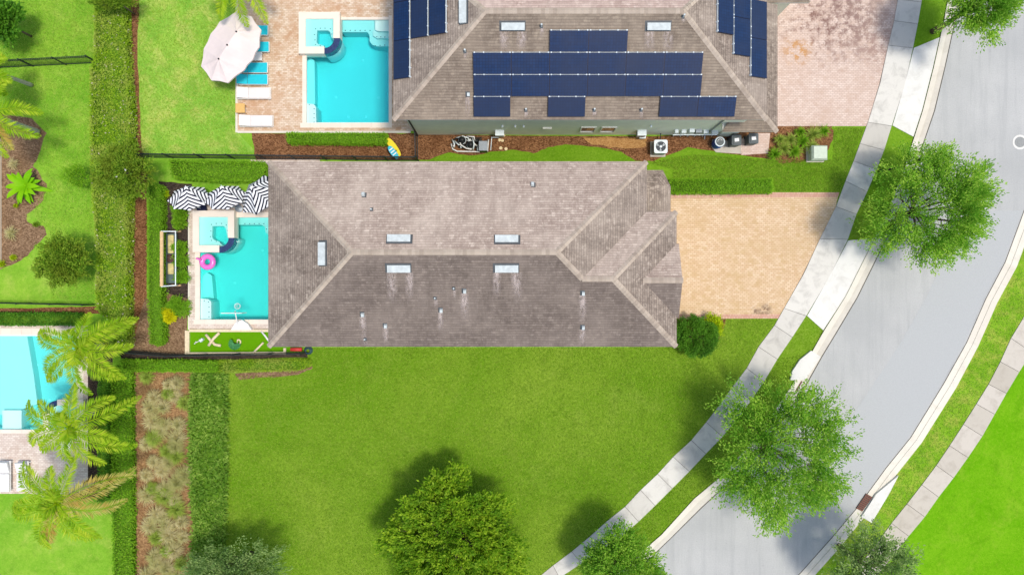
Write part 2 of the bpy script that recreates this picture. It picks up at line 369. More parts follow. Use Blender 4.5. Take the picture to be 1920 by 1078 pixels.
def panel_mat():
    m, nt, b, g = new_mat('solar_cells', 0.14, 0.35)
    uv = nt.nodes.new('ShaderNodeUVMap'); uv.uv_map = 'UVMap'
    br = nd(nt, 'ShaderNodeTexBrick', {'Vector': uv.outputs[0], 'Color1': S(20, 46, 84), 'Color2': S(24, 54, 96), 'Mortar': S(16, 32, 60), 'Scale': 1.0,
        'Mortar Size': 0.008, 'Brick Width': 0.16, 'Row Height': 0.16}, offset=0.0)
    oi = nt.nodes.new('ShaderNodeObjectInfo')
    c = mix(nt, mth(nt, 'MULTIPLY', oi.outputs['Random'], 0.6), br.outputs['Color'], S(44, 54, 78)); 
    c = mix(nt, mapr(nt, noise(nt, g.outputs['Position'], 0.8, 3), 0.4, 0.7, 0, .5), c, S(46, 56, 80)); setc(nt, b, c); return m
PANEL = panel_mat()
PFRAME = plain('panel_frame', S(34, 42, 70), 0.35, 0.5, 0.3, 0.05)
def plaster(name, c, tile=False):
    m, nt, b, g = new_mat(name, 0.7, 0.2)
    f = mapr(nt, noise(nt, g.outputs['Position'], 0.5, 3), .4, .65, 0, .25)
    setc(nt, b, mix(nt, f, c, tuple(x * .9 for x in c[:3]) + (1,))); return m
def water(name, absorb, dens):
    m = bpy.data.materials.new(name); m.use_nodes = True; nt = m.node_tree; nt.nodes.clear()
    out = nt.nodes.new('ShaderNodeOutputMaterial')
    tr = nd(nt, 'ShaderNodeBsdfTransparent', {'Color': (1, 1, 1, 1)}); gl = nd(nt, 'ShaderNodeBsdfGlossy', {'Roughness': 0.03, 'Color': (1, 1, 1, 1)})
    g = nt.nodes.new('ShaderNodeNewGeometry'); bp = nd(nt, 'ShaderNodeBump', {'Height': noise(nt, g.outputs['Position'], 2.2, 3, .5, .6), 'Strength': 0.35, 'Distance': 0.05})
    nt.links.new(bp.outputs[0], gl.inputs['Normal'])
    fr = nd(nt, 'ShaderNodeFresnel', {'IOR': 1.33}); mx = nd(nt, 'ShaderNodeMixShader', {0: fr.outputs[0], 1: tr.outputs[0], 2: gl.outputs[0]})
    nt.links.new(mx.outputs[0], out.inputs['Surface'])
    va = nd(nt, 'ShaderNodeVolumeAbsorption', {'Color': absorb, 'Density': dens}); nt.links.new(va.outputs[0], out.inputs['Volume']); return m

# ------------------------------------------------------------ ground, lawns, beds
POOLS = {'a': (575, 38, 729, 230), 'm': (375, 408, 548, 599), 'l': (-75, 630, 143, 805)}
def rpx(r, g=0.0):
    x0, y0, x1, y1 = r; a = W(x0, y0); b = W(x1, y1)
    return [(a.x - g, a.y + g), (b.x + g, a.y + g), (b.x + g, b.y - g), (a.x - g, b.y - g)]
holes = [rpx(r, 0.1) for r in POOLS.values()]
struct(MB().prism([(-600, -600), (600, -600), (600, 600), (-600, 600)], None, -0.004, 0, holes), 'ground', G_YARD)
def sheet(name, pts, m, lvl, hole=(), px=True):
    P = WP(pts) if px else pts
    return struct(MB().prism(P, None, lvl * 0.004, 0, hole), name, m)
def wav(pts, n=6, amp=3.0):
    out = []; k = len(pts)
    for i in range(k):
        a, b = Vector(pts[i]), Vector(pts[(i + 1) % k])
        for j in range(n):
            t = j / n; p = a.lerp(b, t)
            if j: p += Vector((random.uniform(-amp, amp), random.uniform(-amp, amp)))
            out.append((p.x, p.y))
    return out
sheet('lawn', [(-200, -200), (172, -200), (172, 575), (-200, 575)], G_YARD, 0.6)
sheet('lawn', [(255, -200), (445, -200), (445, 248), (480, 286), (262, 296), (250, 120)], G_BACK, 0.6)
sheet('lawn', [(1920, 400), (2500, 100), (2900, 1300), (1400, 1300), (1500, 1110), (1640, 1030)], G_VIVID, 0.6)
# mulch
sheet('mulch_bed', wav([(246, -60), (262, -60), (258, 100), (266, 280), (276, 330), (274, 640), (252, 655), (246, 330), (245, 120)], 8, 1.5), MULCH, 1.2)
sheet('mulch_bed', wav([(252, 640), (272, 560), (352, 545), (352, 668), (235, 664)], 5, 1.5), MULCH_G, 1.6)
sheet('mulch_bed', wav([(298, 340), (360, 345), (360, 560), (352, 560), (300, 545)], 5, 1.0), MULCH_D, 2.0)
sheet('mulch_bed', wav([(472, 250), (740, 250), (790, 252), (1230, 256), (1450, 240), (1450, 300), (1380, 290), (1290, 276), (1225, 303), (1192, 302), (1165, 285), (1120, 276), (1060, 271), (1028, 276), (1000, 288), (960, 281), (930, 284), (880, 292), (842, 286), (805, 300), (480, 300)], 4, 1.5), MULCH, 1.6)
sheet('sandy_soil', wav([(1090, 258), (1215, 258), (1210, 275), (1165, 278), (1110, 272)], 5, 2.5), SAND, 2.2)
sheet('mulch_bed', wav([(1440, 238), (1560, 236), (1562, 262), (1540, 300), (1470, 308), (1432, 288)], 5, 2.5), MULCH, 2.0)
sheet('mulch_bed', wav([(-100, 200), (60, 222), (88, 250), (72, 292), (62, 312), (88, 345), (82, 375), (50, 402), (52, 416), (82, 424), (88, 440), (62, 468), (40, 488), (0, 506), (-100, 520)], 4, 2.0), MULCH_G, 1.2)
sheet('mulch_bed', wav([(-60, 580), (110, 576), (180, 574), (190, 588), (-60, 590)], 6, 1.0), MULCH, 1.2)
sheet('mulch_bed', wav([(150, 640), (212, 640), (212, 930), (150, 935)], 5, 2.0), MULCH_D, 1.2)
sheet('ornamental_bed', wav([(252, 697), (362, 697), (358, 1200), (256, 1200)], 12, 3), BED_SOIL, 1.2)
sheet('bare_soil', wav([(440, 700), (560, 692), (584, 680), (586, 690), (560, 702), (450, 712)], 5, 1.5), MULCH_G, 1.2)
sheet('mulch_bed', wav([(1268, 598), (1362, 598), (1356, 618), (1344, 642), (1325, 650), (1268, 655)], 5, 1.5), MULCH, 1.4)

# ------------------------------------------------------------ road, kerbs, walks
KB = [(1800, -400), (1790, -150), (1776, 0), (1769, 39), (1762, 70), (1750, 125), (1729, 208), (1713, 258), (1695, 315), (1668, 385), (1640, 445), (1585, 555), (1544, 620), (1520, 662), (1480, 728), (1420, 815), (1356, 888), (1301, 934), (1240, 1001), (1195, 1040), (1150, 1078), (1060, 1150), (900, 1260), (600, 1440)]
KF = [(1820, -400), (1810, -150), (1796, 0), (1790, 39), (1783, 70), (1771, 125), (1751, 208), (1734, 258), (1714, 315), (1688, 385), (1662, 445), (1606, 558), (1566, 625), (1540, 668), (1503, 734), (1441, 822), (1372, 898), (1315, 950), (1258, 1007), (1213, 1050), (1168, 1090), (1075, 1165), (912, 1277), (608, 1460)]
RF = [(2120, -400), (2085, -100), (2040, 100), (1985, 240), (1920, 397), (1885, 492), (1849, 560), (1813, 642), (1770, 719), (1708, 820), (1662, 877), (1607, 952), (1559, 1009), (1501, 1074), (1380, 1190), (1200, 1330), (900, 1520)]
RB = [(2140, -400), (2105, -100), (2062, 100), (2005, 248), (1941, 405), (1906, 500), (1869, 568), (1833, 650), (1792, 727), (1728, 829), (1682, 887), (1624, 964), (1576, 1023), (1518, 1088), (1397, 1205), (1213, 1347), (908, 1538)]
struct(MB().prism(WP(KF + RF[::-1]), None, 0.008), 'road', ASPH)
struct(MB().prism(WP([(255, 690), (300, 652), (1180, 652), (1180, 361), (1560, 361)] + KB[9:22] + [(255, 1300)]), None, 0.0024), 'lawn', G_MAIN)
struct(MB().prism(WP([(640, 262), (1455, 262), (1455, -240), (1690, -240)] + KB[1:10] + [(1600, 364), (640, 364)]), None, 0.0036), 'lawn', G_NORTH)
# slightly darker repair lane down the middle of the road
struct(MB().prism(WP([(1800, 395), (1775, 470), (1738, 555), (1690, 640), (1640, 716), (1590, 790), (1545, 850)] + [(x - 4, y - 2) for x, y in RF[4:12]][::-1]), None, 0.012), 'asphalt_patch', ASPH_P)
def strip(name, A, B, z0, z1, m, parent=None):
    mb = MB()
    a, b = WP(A), WP(B); n = len(a)
    for i in range(n - 1):
        q = [a[i], b[i], b[i + 1], a[i + 1]]
        vs = [(p[0], p[1], z1) for p in q] + [(p[0], p[1], z0) for p in q]
        mb.add(vs, [(3, 2, 1, 0), (4, 5, 6, 7), (0, 1, 5, 4), (2, 3, 7, 6)] + ([(3, 0, 4, 7)] if i == 0 else []) + ([(1, 2, 6, 5)] if i == n - 2 else []))
    o = mb.build(name, m); return tag(o, kind='structure')
def lerpl(A, B, t): return [(a[0] + (b[0] - a[0]) * t, a[1] + (b[1] - a[1]) * t) for a, b in zip(A, B)]
strip('kerb', KB, lerpl(KB, KF, 0.46), -0.1, 0.09, KERB); strip('gutter', lerpl(KB, KF, 0.46), KF, -0.1, 0.016, KERB_G)
strip('kerb', RB, lerpl(RB, RF, 0.5), -0.1, 0.035, KERB); strip('gutter', lerpl(RB, RF, 0.5), RF, -0.1, 0.016, KERB)
strip('road_joint', lerpl(KB, KF, 1.0), lerpl(KB, KF, 1.09), -0.02, 0.0125, JOINT)
strip('road_joint', lerpl(RB, RF, 1.0), lerpl(RB, RF, 1.06), -0.02, 0.0125, JOINT)
WL = [(1700, -260), (1696, -180), (1691, -100), (1687, -45), (1683, 0), (1676, 40), (1665, 86), (1627, 230), (1612, 270), (1600, 303), (1585, 340), (1567, 388), (1537, 448), (1470, 578), (1452, 610), (1422, 650), (1400, 690), (1374, 724), (1350, 758), (1324, 791), (1296, 825), (1262, 856), (1233, 888), (1201, 918), (1172, 949), (1136, 978), (1106, 1005), (1072, 1033), (1037, 1059), (1005, 1085), (960, 1120), (900, 1160), (800, 1225)]
WR = [(1744, -256), (1740, -176), (1735, -97), (1731, -40), (1727, 5), (1720, 46), (1711, 91), (1671, 237), (1657, 282), (1643, 318), (1625, 360), (1605, 402), (1589, 449), (1511, 592), (1485, 632), (1457, 673), (1432, 715), (1408, 750), (1382, 785), (1354, 818), (1323, 850), (1292, 883), (1260, 915), (1228, 947), (1197, 977), (1163, 1006), (1127, 1030), (1090, 1055), (1049, 1082), (1020, 1106), (980, 1140), (918, 1182), (815, 1250)]
def walk(name, A, B, m, curve):
    under = MB().prism(WP(A + B[::-1]), None, 0.006); struct(under, name + '_joint', JOINT)
    mb = MB(); g = 0.012
    for i in range(len(A) - 1):
        a0, a1, b0, b1 = [W(*p) for p in (A[i], A[i + 1], B[i], B[i + 1])]
        L = ((a1 - a0).length + (b1 - b0).length) / 2; t = min(g / L, .2)
        q = [a0.lerp(a1, t), a0.lerp(a1, 1 - t), b0.lerp(b1, 1 - t), b0.lerp(b1, t)]
        k = curve.get(i)
        P = [q[0]] + ([((q[0] + q[1]) / 2) + (W(*k) - W(0, 0))] if k else []) + [q[1], q[2]] + ([((q[2] + q[3]) / 2) + (W(*k) - W(0, 0))] if k else []) + [q[3]]
        mb.prism([p.to_2d() for p in P], 0.0, 0.05)
    return struct(mb, name, m)
walk('sidewalk', WL, WR, CONC, {6: (4, -2), 12: (3, 1)})
W2L = [(2080, 120), (2050, 230), (2015, 350), (1990, 430), (1966, 500), (1940, 552), (1917, 598), (1895, 634), (1875, 678), (1853, 720), (1830, 757), (1806, 795), (1780, 835), (1755, 872), (1728, 908), (1700, 944), (1671, 980), (1645, 1016), (1617, 1052), (1590, 1088), (1540, 1150), (1440, 1250)]
W2R = [(2125, 135), (2093, 247), (2058, 368), (2032, 452), (2006, 524), (1978, 576), (1954, 622), (1933, 660), (1910, 697), (1886, 737), (1864, 776), (1841, 817), (1814, 857), (1787, 895), (1759, 931), (1733, 968), (1703, 1004), (1674, 1040), (1646, 1076), (1620, 1112), (1572, 1176), (1470, 1280)]
walk('sidewalk', W2L, W2R, CONC_OLD, {})
struct(MB().prism(WP(RB[2:-2] + W2L[::-1]), None, 0.0035), 'verge', G_VERGE)
# aprons
def apron(pts, split=None):
    mb = MB().prism(WP(pts), 0.0, 0.045); struct(mb, 'driveway_apron', CONC_W)
apron([(1590, 451), (1639, 447), (1585, 555), (1543, 619), (1513, 592), (1553, 521)])
apron([(1713, 91), (1761, 71), (1749, 125), (1728, 208), (1712, 257), (1673, 236), (1694, 165)])
sheet('driveway', [(1180, 363), (1572, 363), (1567, 388), (1537, 448), (1505, 515), (1470, 578), (1458, 596), (1180, 596)], DRIVE_T, 2.4)
sheet('driveway_border', [(1200, 361), (1574, 361), (1571, 370), (1200, 372)], BORDER_P, 3.4)
sheet('driveway_border', [(1200, 590), (1466, 589), (1460, 597), (1200, 598)], BORDER_P, 3.4)
sheet('driveway', [(1380, -300), (1700, -300), (1683, 0), (1676, 40), (1665, 86), (1648, 160), (1627, 230), (1624, 237), (1380, 237)], DRIVE_P, 2.4)
sheet('paved_pad', [(1410, 250), (1444, 250), (1440, 288), (1390, 291), (1388, 262)], DRIVE_P, 3.0)
struct(MB().prism(WP([(1335, 262), (1389, 266), (1389, 289), (1342, 286), (1334, 276)]), 0, 0.04), 'concrete_pad', CONC_OLD)

# storm drain inlets
def inlet(pad, grate, lab):
    c = W(*pad[0]); r = empty('storm_drain', (c.x, c.y, 0), lab, 'storm drain')
    MB().prism(WP(pad), 0.0, 0.16).build('lid', CONC_W, r)
    g = WP(grate); mb = MB().prism(g, 0.0, 0.05, 0)
    a, b, c2, d = [Vector(p) for p in g]
    for k in range(9):
        t = (k + .5) / 9; p, q = a.lerp(d, t), b.lerp(c2, t); m_ = (p + q) / 2; u = (q - p).normalized()
        mb.frame((m_.x, m_.y, .05), (u.x, u.y, 0), (-u.y, u.x, 0), (0, 0, 1), (q - p).length * .94, (a - d).length / 9 * .5, 0, 0.03, 1)
    mb.build('grate', [BLACK, BRICKRED], r)
inlet([(1519, 657), (1537, 668), (1508, 711), (1480, 712), (1484, 695), (1498, 674)], [(1492, 709), (1504, 715), (1494, 733), (1482, 728)], 'pale concrete storm drain lid on the near kerb beside the round tree')
inlet([(1682, 890), (1676, 902), (1664, 925), (1632, 978), (1613, 967), (1640, 925)], [(1623, 924), (1635, 931), (1616, 958), (1604, 952)], 'storm drain with rusty brown grate and pale lid on the far kerb')
# manhole
c = W(1912, 267); r = empty('manhole', (c.x, c.y, 0), 'round pale manhole cover in the road at the right edge', 'manhole cover')
MB().lathe((c.x, c.y, 0), [(0.46, 0.0), (0.46, 0.018), (0.45, 0.02)], 32).build('collar', CONC_W, r)
MB().lathe((c.x, c.y, 0.02), [(0.33, 0.0), (0.33, 0.012), (0.3, 0.014)], 32).lathe((c.x, c.y, .034), [(.17, 0), (.17, .008), (.1, .009)], 24).build('cover', plain('cast_iron', S(150, 152, 150), .6, .3, .2, .15, 20), r)

# ------------------------------------------------------------ houses
PITCH = 0.417
def plane_hit(px, py, p0, n):
    d = Vector(((px - 960) / F, (539 - py) / F, -1)); o = Vector((0, 0, H)); n = Vector(n)
    return o + d * ((Vector(p0) - o).dot(n) / d.dot(n))
def slope(out):      # out: 2D outward (downhill) unit direction -> u (along eave), v (up-slope), n
    ox, oy = out; n = Vector((ox * PITCH, oy * PITCH, 1)).normalized(); v = Vector((-ox, -oy, PITCH)).normalized(); u = v.cross(n)
    return u, v, n
def roof_faces(mb, faces):   # faces: (pts3d, out2d, material index)
    for pts, out, mi in faces:
        u, v, n = slope(out); P = [Vector(p) for p in pts]
        ar = sum((P[i].x * P[(i + 1) % len(P)].y - P[(i + 1) % len(P)].x * P[i].y) for i in range(len(P)))
        if ar < 0: P.reverse()
        mb.add(P, [tuple(range(len(P)))], mi, [[(p.dot(u), p.dot(v)) for p in P]])
def caps(roof, lines, m=CAP, wd=0.30):
    for a, b in lines:
        mb = MB(); a, b = Vector(a), Vector(b); L = (b - a).length; t = (b - a).normalized(); s_ = t.cross(Vector((0, 0, 1))).normalized(); up = s_.cross(t)
        n = int(L / 0.2)
        for k in range(n):
            p = a + t * (L * k / n); q = a + t * (L * (k + 1) / n + .03); dz = 0.024; drop = 0.055
            vs = []
            for pt, h in ((p, 0.012), (q, 0.03)):
                vs += [pt + s_ * (wd / 2) + up * (h - drop), pt + up * (h + dz), pt - s_ * (wd / 2) + up * (h - drop)]
            mb.add(vs, [(0, 3, 4, 1), (1, 4, 5, 2), (0, 1, 2), (5, 4, 3)])
        mb.build('ridge_cap', m, roof)
def inset(poly, d):
    n = len(poly); out = []
    for i in range(n):
        p0, p1, p2 = [Vector(poly[(i + k) % n]) for k in (-1, 0, 1)]
        e1, e2 = (p1 - p0).normalized(), (p2 - p1).normalized(); n1, n2 = Vector((-e1.y, e1.x)), Vector((-e2.y, e2.x))
        b = (n1 + n2); b = b / max(b.dot(n1), .3); out.append(tuple(p1 + b * d))
    return out
def eaves(parent, poly, z, m=FASCIA):
    o_ = inset(poly, 0.03); mb = MB().prism(o_, z - 0.2, z - 0.015); return mb.build('eaves', m, parent)
def window(house, c, wd, ht, nrm, louvre=False):
    nx, ny = nrm; ux, uy = -ny, nx; mb = MB(); c = Vector(c); U = (ux, uy, 0); V = (0, 0, 1); N = (nx, ny, 0); f = 0.07
    for sx, sz, ox, oz in ((wd + 2 * f, f, 0, ht / 2 + f / 2), (wd + 2 * f, f, 0, -ht / 2 - f / 2), (f, ht, wd / 2 + f / 2, 0), (f, ht, -wd / 2 - f / 2, 0)):
        mb.frame(c + Vector(U) * ox + Vector(V) * oz, U, V, N, sx, sz, 0.0, 0.07)
    fr = mb.build('window', FASCIA, house)
    MB().frame(c, U, V, N, wd, ht, 0.0, 0.02).build('pane', GLASS, fr)
    return fr
def door(house, c, wd, ht, nrm, m, name='door', panels=(2, 4)):
    nx, ny = nrm; U = (-ny, nx, 0); V = (0, 0, 1); N = (nx, ny, 0); c = Vector(c)
    mb = MB().frame(c, U, V, N, wd, ht, 0.0, 0.05)
    for i in range(panels[0]):
        for j in range(panels[1]):
            mb.frame(c + Vector(U) * ((i + .5) / panels[0] - .5) * wd + Vector(V) * ((j + .5) / panels[1] - .5) * ht, U, V, N, wd / panels[0] * .82, ht / panels[1] * .78, .05, .07)
    d = mb.build(name, m, house); MB().tube([c + Vector(U) * wd * .42 + Vector(N) * .05, c + Vector(U) * wd * .42 + Vector(N) * .12, c + Vector(U) * wd * .36 + Vector(N) * .12], .015, 6).build('handle', METAL_G, d)
def roof_vent(roof, px, py, out, p0, L=1.2, wd=0.36):
    u, v, n = slope(out); c = plane_hit(px, py, p0, n); mb = MB()
    mb.frame(c - u * .03 + v * .02, u, v, n, L + .16, wd + .16, 0.004, 0.018, 1)
    mb.add([c + u * (a * L / 2) + v * (b * wd / 2) + n * h for a, b, h in ((-1, -1, .015), (1, -1, .015), (1, 1, .015), (-1, 1, .015), (-1, -1, .17), (1, -1, .17), (1, 1, .07), (-1, 1, .07))],
           [(4, 5, 6, 7), (0, 1, 5, 4), (1, 2, 6, 5), (2, 3, 7, 6), (3, 0, 4, 7)])
    mb.frame(c - v * (wd / 2 + .004) + n * .09, u, n, -v, L * .94, .09, 0, .006, 1)
    return mb.build('roof_vent', [GALV, VENT_DARK], roof)
def pipe_vent(roof, px, py, out, p0, r=0.055, h=0.3, box=False, m=None):
    u, v, n = slope(out); c = plane_hit(px, py, p0, n); mb = MB()
    mb.frame(c, u, v, n, .24 if box else .16, .28 if box else .2, .003, .015, 1)
    if box:
        mb.frame(c + n * .02 + u * .04, u, v, n, .17, .2, 0, .16, 0, .85)
    else:
        mb.tube([c, c + Vector((0, 0, h))], r, 10, 0); mb.tube([c + Vector((0, 0, h)), c + Vector((0, 0, h + .05))], [r * 1.35, r * 1.2], 10, 0)
    return mb.build('vent_pipe', [m or GALV, VENT_DARK], roof)
def stain_mat(name, col, sx=5.0, thr=0.36):
    m, nt, b, g = new_mat(name, 0.95, 0.05); uv = nt.nodes.new('ShaderNodeUVMap'); uv.uv_map = 'UVMap'
    u = uv.outputs[0]; sep = nd(nt, 'ShaderNodeSeparateXYZ', {0: u})
    k = mth(nt, 'MULTIPLY', mapr(nt, noise(nt, scalev(nt, g.outputs['Position'], (sx, sx * .45, 1)), 1.6, 4, .7), thr, thr + .3), 1.0)
    fx = mapr(nt, mth(nt, 'ABSOLUTE', mth(nt, 'SUBTRACT', sep.outputs[0], 0.5)), 0.5, 0.15); fy = mapr(nt, sep.outputs[1], 0.0, 0.75)
    k = mth(nt, 'MULTIPLY', k, mth(nt, 'MULTIPLY', fx, fy)); k = mth(nt, 'MULTIPLY', k, 0.8)
    setc(nt, b, col); t = nt.nodes.new('ShaderNodeBsdfTransparent')
    mx = nd(nt, 'ShaderNodeMixShader', {0: k, 1: t.outputs[0], 2: b.outputs[0]}); nt.links.new(mx.outputs[0], nt.nodes['Material Output'].inputs['Surface']); return m
STREAK = stain_mat('zinc_wash_streak', S(222, 206, 198))
def streak(roof, px0, py0, wpx, px1, py1, out, p0):
    u, v, n = slope(out); a = plane_hit(px0, py0, p0, n); b = plane_hit(px1, py1, p0, n); wd = wpx / 34.5; e = n * .006
    MB().add([b - u * wd / 2 + e, b + u * wd / 2 + e, a + u * wd / 2 + e, a - u * wd / 2 + e], [(0, 1, 2, 3)], 0, [[(0, 0), (1, 0), (1, 1), (0, 1)]]).build('streak', STREAK, roof)

# --- house in the middle
ZE = 5.6
def zr(d): return ZE + PITCH * d
house = empty('house', (-2.2, 1.8, 0), 'house under the weathered tan and grey shingle roof in the middle, beside the tan driveway', 'house')
x0, x1, x2, yS, yN, yM = -13.25, 8.95, 7.33, -3.22, 6.84, 4.12
hw = (yN - yS) / 2; yc = (yN + yS) / 2; zt = zr(hw)
R1, R2 = (x0 + hw, yc, zt), (x2 - hw, yc, zt)
hw2 = (yM - yS) / 2; yc2 = (yM + yS) / 2; zt2 = zr(hw2)
Q1, Q2 = (x2 - hw2, yc2, zt2), (x1 - hw2, yc2, zt2)
gy0, gy1 = -1.62, 2.38; gh = (gy1 - gy0) / 2; gyc = (gy0 + gy1) / 2; gz = zr(gh); gx = x1 + 0.12
GA = (x1 - gh, gyc, gz)
rm = MB()
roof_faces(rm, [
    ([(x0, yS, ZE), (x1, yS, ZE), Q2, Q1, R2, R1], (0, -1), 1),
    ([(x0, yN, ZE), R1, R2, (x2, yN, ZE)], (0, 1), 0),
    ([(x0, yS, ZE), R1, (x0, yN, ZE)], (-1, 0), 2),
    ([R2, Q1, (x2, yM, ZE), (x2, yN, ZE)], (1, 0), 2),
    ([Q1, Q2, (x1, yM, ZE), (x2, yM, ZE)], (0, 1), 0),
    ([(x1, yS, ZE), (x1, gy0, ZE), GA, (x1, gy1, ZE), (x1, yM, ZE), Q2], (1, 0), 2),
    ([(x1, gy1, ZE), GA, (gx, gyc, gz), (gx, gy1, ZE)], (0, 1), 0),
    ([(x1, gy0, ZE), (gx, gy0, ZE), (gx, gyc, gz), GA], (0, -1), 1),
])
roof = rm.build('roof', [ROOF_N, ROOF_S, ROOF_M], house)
caps(roof, [(R1, R2), ((x0, yS, ZE), R1), ((x0, yN, ZE), R1), ((x2, yN, ZE), R2), (R2, Q1), (Q1, Q2), ((x1, yM, ZE), Q2), ((x1, yS, ZE), Q2), (GA, (gx, gyc, gz))])
outl = [(x0, yS), (x1, yS), (x1, gy0), (gx, gy0), (gx, gy1), (x1, gy1), (x1, yM), (x2, yM), (x2, yN), (x0, yN)]
eaves(house, outl, ZE)
MB().add([(gx - .12, gy0 + .05, ZE - .1), (gx - .12, gy1 - .05, ZE - .1), (gx - .12, gyc, gz - .05)], [(0, 1, 2)]).build('gable', STUC, house)
wall_poly = inset([(x0, yS), (x1, yS), (x1, yM), (x2, yM), (x2, yN), (x0, yN)], 0.45)
MB().prism(wall_poly, 0, ZE - 0.2).build('wall', STUC, house)
for px_, z_ in ((-10.5, 1.6), (-6.5, 1.6), (-2, 1.6), (3, 1.6), (-10.5, 4.4), (-5.5, 4.4), (0, 4.4), (5, 4.4)):
    window(house, (px_, yS + .45, z_), 1.0, 1.3, (0, -1)); window(house, (px_, yN - .45, z_), 0.9, 1.1, (0, 1))
door(house, (x1 - .45, .3, 1.25), 4.8, 2.3, (1, 0), FASCIA, 'garage_door', (4, 4))
for yy in (-1.2, 1.8): window(house, (x1 - .45, yy, 4.3), 1.1, 1.3, (1, 0))
door(house, (x2 - .45, 5.4, 1.1), 1.0, 2.1, (1, 0), WOOD)
door(house, (x0 + .45, 2.2, 1.15), 3.6, 2.2, (-1, 0), GLASS, 'patio_door', (3, 1))
for yy in (-1.6, 5.0): window(house, (x0 + .45, yy, 1.5), 1.2, 1.4, (-1, 0))
for yy in (-1.6, 1.8, 5.0): window(house, (x0 + .45, yy, 4.3), 1.2, 1.2, (-1, 0))
# porch roof at the north-east corner
zp = 3.1; PX, PY = 9.2, 6.80
pr = MB(); A_, B_, C_, D_, E_, F_ = (6.6, PY, zp), (8.75, PY, zp), (PX, PY - .95, zp), (PX, 4.5, zp), (PX, 3.6, zp), (6.6, 3.6, zp)
ap1, ap2 = (7.2, 5.4, zp + .58), (7.2, 3.6, zp + .58)
roof_faces(pr, [([A_, B_, (8.3, 5.9, zp + .3), ap1], (0, 1), 0), ([B_, C_, (8.3, 5.9, zp + .3)], (.7, .7), 0), ([C_, E_, ap2, ap1, (8.3, 5.9, zp + .3)], (1, 0), 0), ([(6.6, 3.6, zp), A_, ap1, ap2], (-1, 0), 0)])
pr.build('porch_roof', [ROOF_M], house)
pp = [(6.6, 3.6), (PX, 3.6), (PX, PY - .95), (8.75, PY), (6.6, PY)]
eaves(house, pp, zp)
for cx_, cy_ in ((8.9, 5.6), (8.5, 6.5)):
    MB().box((cx_, cy_, 1.45), (.28, .28, 2.9)).box((cx_, cy_, .1), (.4, .4, .2)).build('column', STUC, house)
pS, pN_, pW, pE = (x0, yS, ZE), (x0, yN, ZE), (x0, yS, ZE), (x1, yS, ZE)
roof_vent(roof, 748, 503, (0, -1), pS); roof_vent(roof, 950, 503, (0, -1), pS)
roof_vent(roof, 748, 448, (0, 1), pN_); roof_vent(roof, 950, 449, (0, 1), pN_)
roof_vent(roof, 605, 476, (-1, 0), pW)
for a, b in ((679, 589), (722, 610), (826, 581), (870, 545), (1092, 549), (1092, 613)): pipe_vent(roof, a, b, (0, -1), pS, box=True)
for a, b in ((851, 541), (816, 559), (685, 636)): pipe_vent(roof, a, b, (0, -1), pS, r=.035, h=.22)
for a, b in ((683, 366), (1000, 347)): pipe_vent(roof, a, b, (0, 1), pN_, box=True)
pipe_vent(roof, 697, 393, (0, 1), pN_, r=.035, h=.2)
for x_, y_, w_, xe, ye in ((735, 511, 22, 735, 572), (768, 511, 18, 768, 566), (932, 511, 18, 930, 560), (968, 511, 22, 970, 566), (680, 592, 16, 682, 646), (723, 613, 14, 724, 648),
                       (826, 585, 13, 826, 626), (871, 550, 18, 872, 602), (1092, 553, 17, 1093, 608), (1092, 617, 16, 1092, 649), (685, 640, 10, 686, 649), (852, 544, 7, 853, 562), (817, 562, 8, 818, 580)):
    streak(roof, x_, y_, w_, xe, ye, (0, -1), pS); 
    if w_ > 12: streak(roof, x_, y_, w_ * .5, xe, ye - (ye - y_) * .2, (0, -1), (pS[0], pS[1], pS[2] + .003))

# --- neighbour house with solar panels
nb = empty('house', (3.7, 13, 0), 'pale green house with blue solar panels on its brown shingle roof, beside the pink driveway', 'house')
a0, a1, bS = -6.47, 13.86, 9.10; hh = 5.08; bN = bS + 2 * hh; bc = bS + hh; zt = zr(hh)
T1, T2 = (a0 + hh, bc, zt), (a1 - hh, bc, zt); rn = MB()
roof_faces(rn, [([(a0, bS, ZE), (a1, bS, ZE), T2, T1], (0, -1), 0), ([(a0, bN, ZE), T1, T2, (a1, bN, ZE)], (0, 1), 1),
                ([(a0, bS, ZE), T1, (a0, bN, ZE)], (-1, 0), 2), ([(a1, bS, ZE), (a1, bN, ZE), T2], (1, 0), 2)])
nroof = rn.build('roof', [ROOF_B, ROOF_BN, ROOF_M], nb)
caps(nroof, [(T1, T2), ((a0, bS, ZE), T1), ((a0, bN, ZE), T1), ((a1, bS, ZE), T2), ((a1, bN, ZE), T2)])
eaves(nb, [(a0, bS), (a1, bS), (a1, bN), (a0, bN)], ZE)
MB().prism([(a0 + .45, bS + .43), (a1 - .45, bS + .43), (a1 - .45, bN - .45), (a0 + .45, bN - .45)], 0, ZE - .2).build('wall', SAGE, nb)
yw = bS + .43
def WY(px, py, y=yw):
    z = H - y * F / (539 - py); return Vector(((px - 960) * (H - z) / F, y, z))
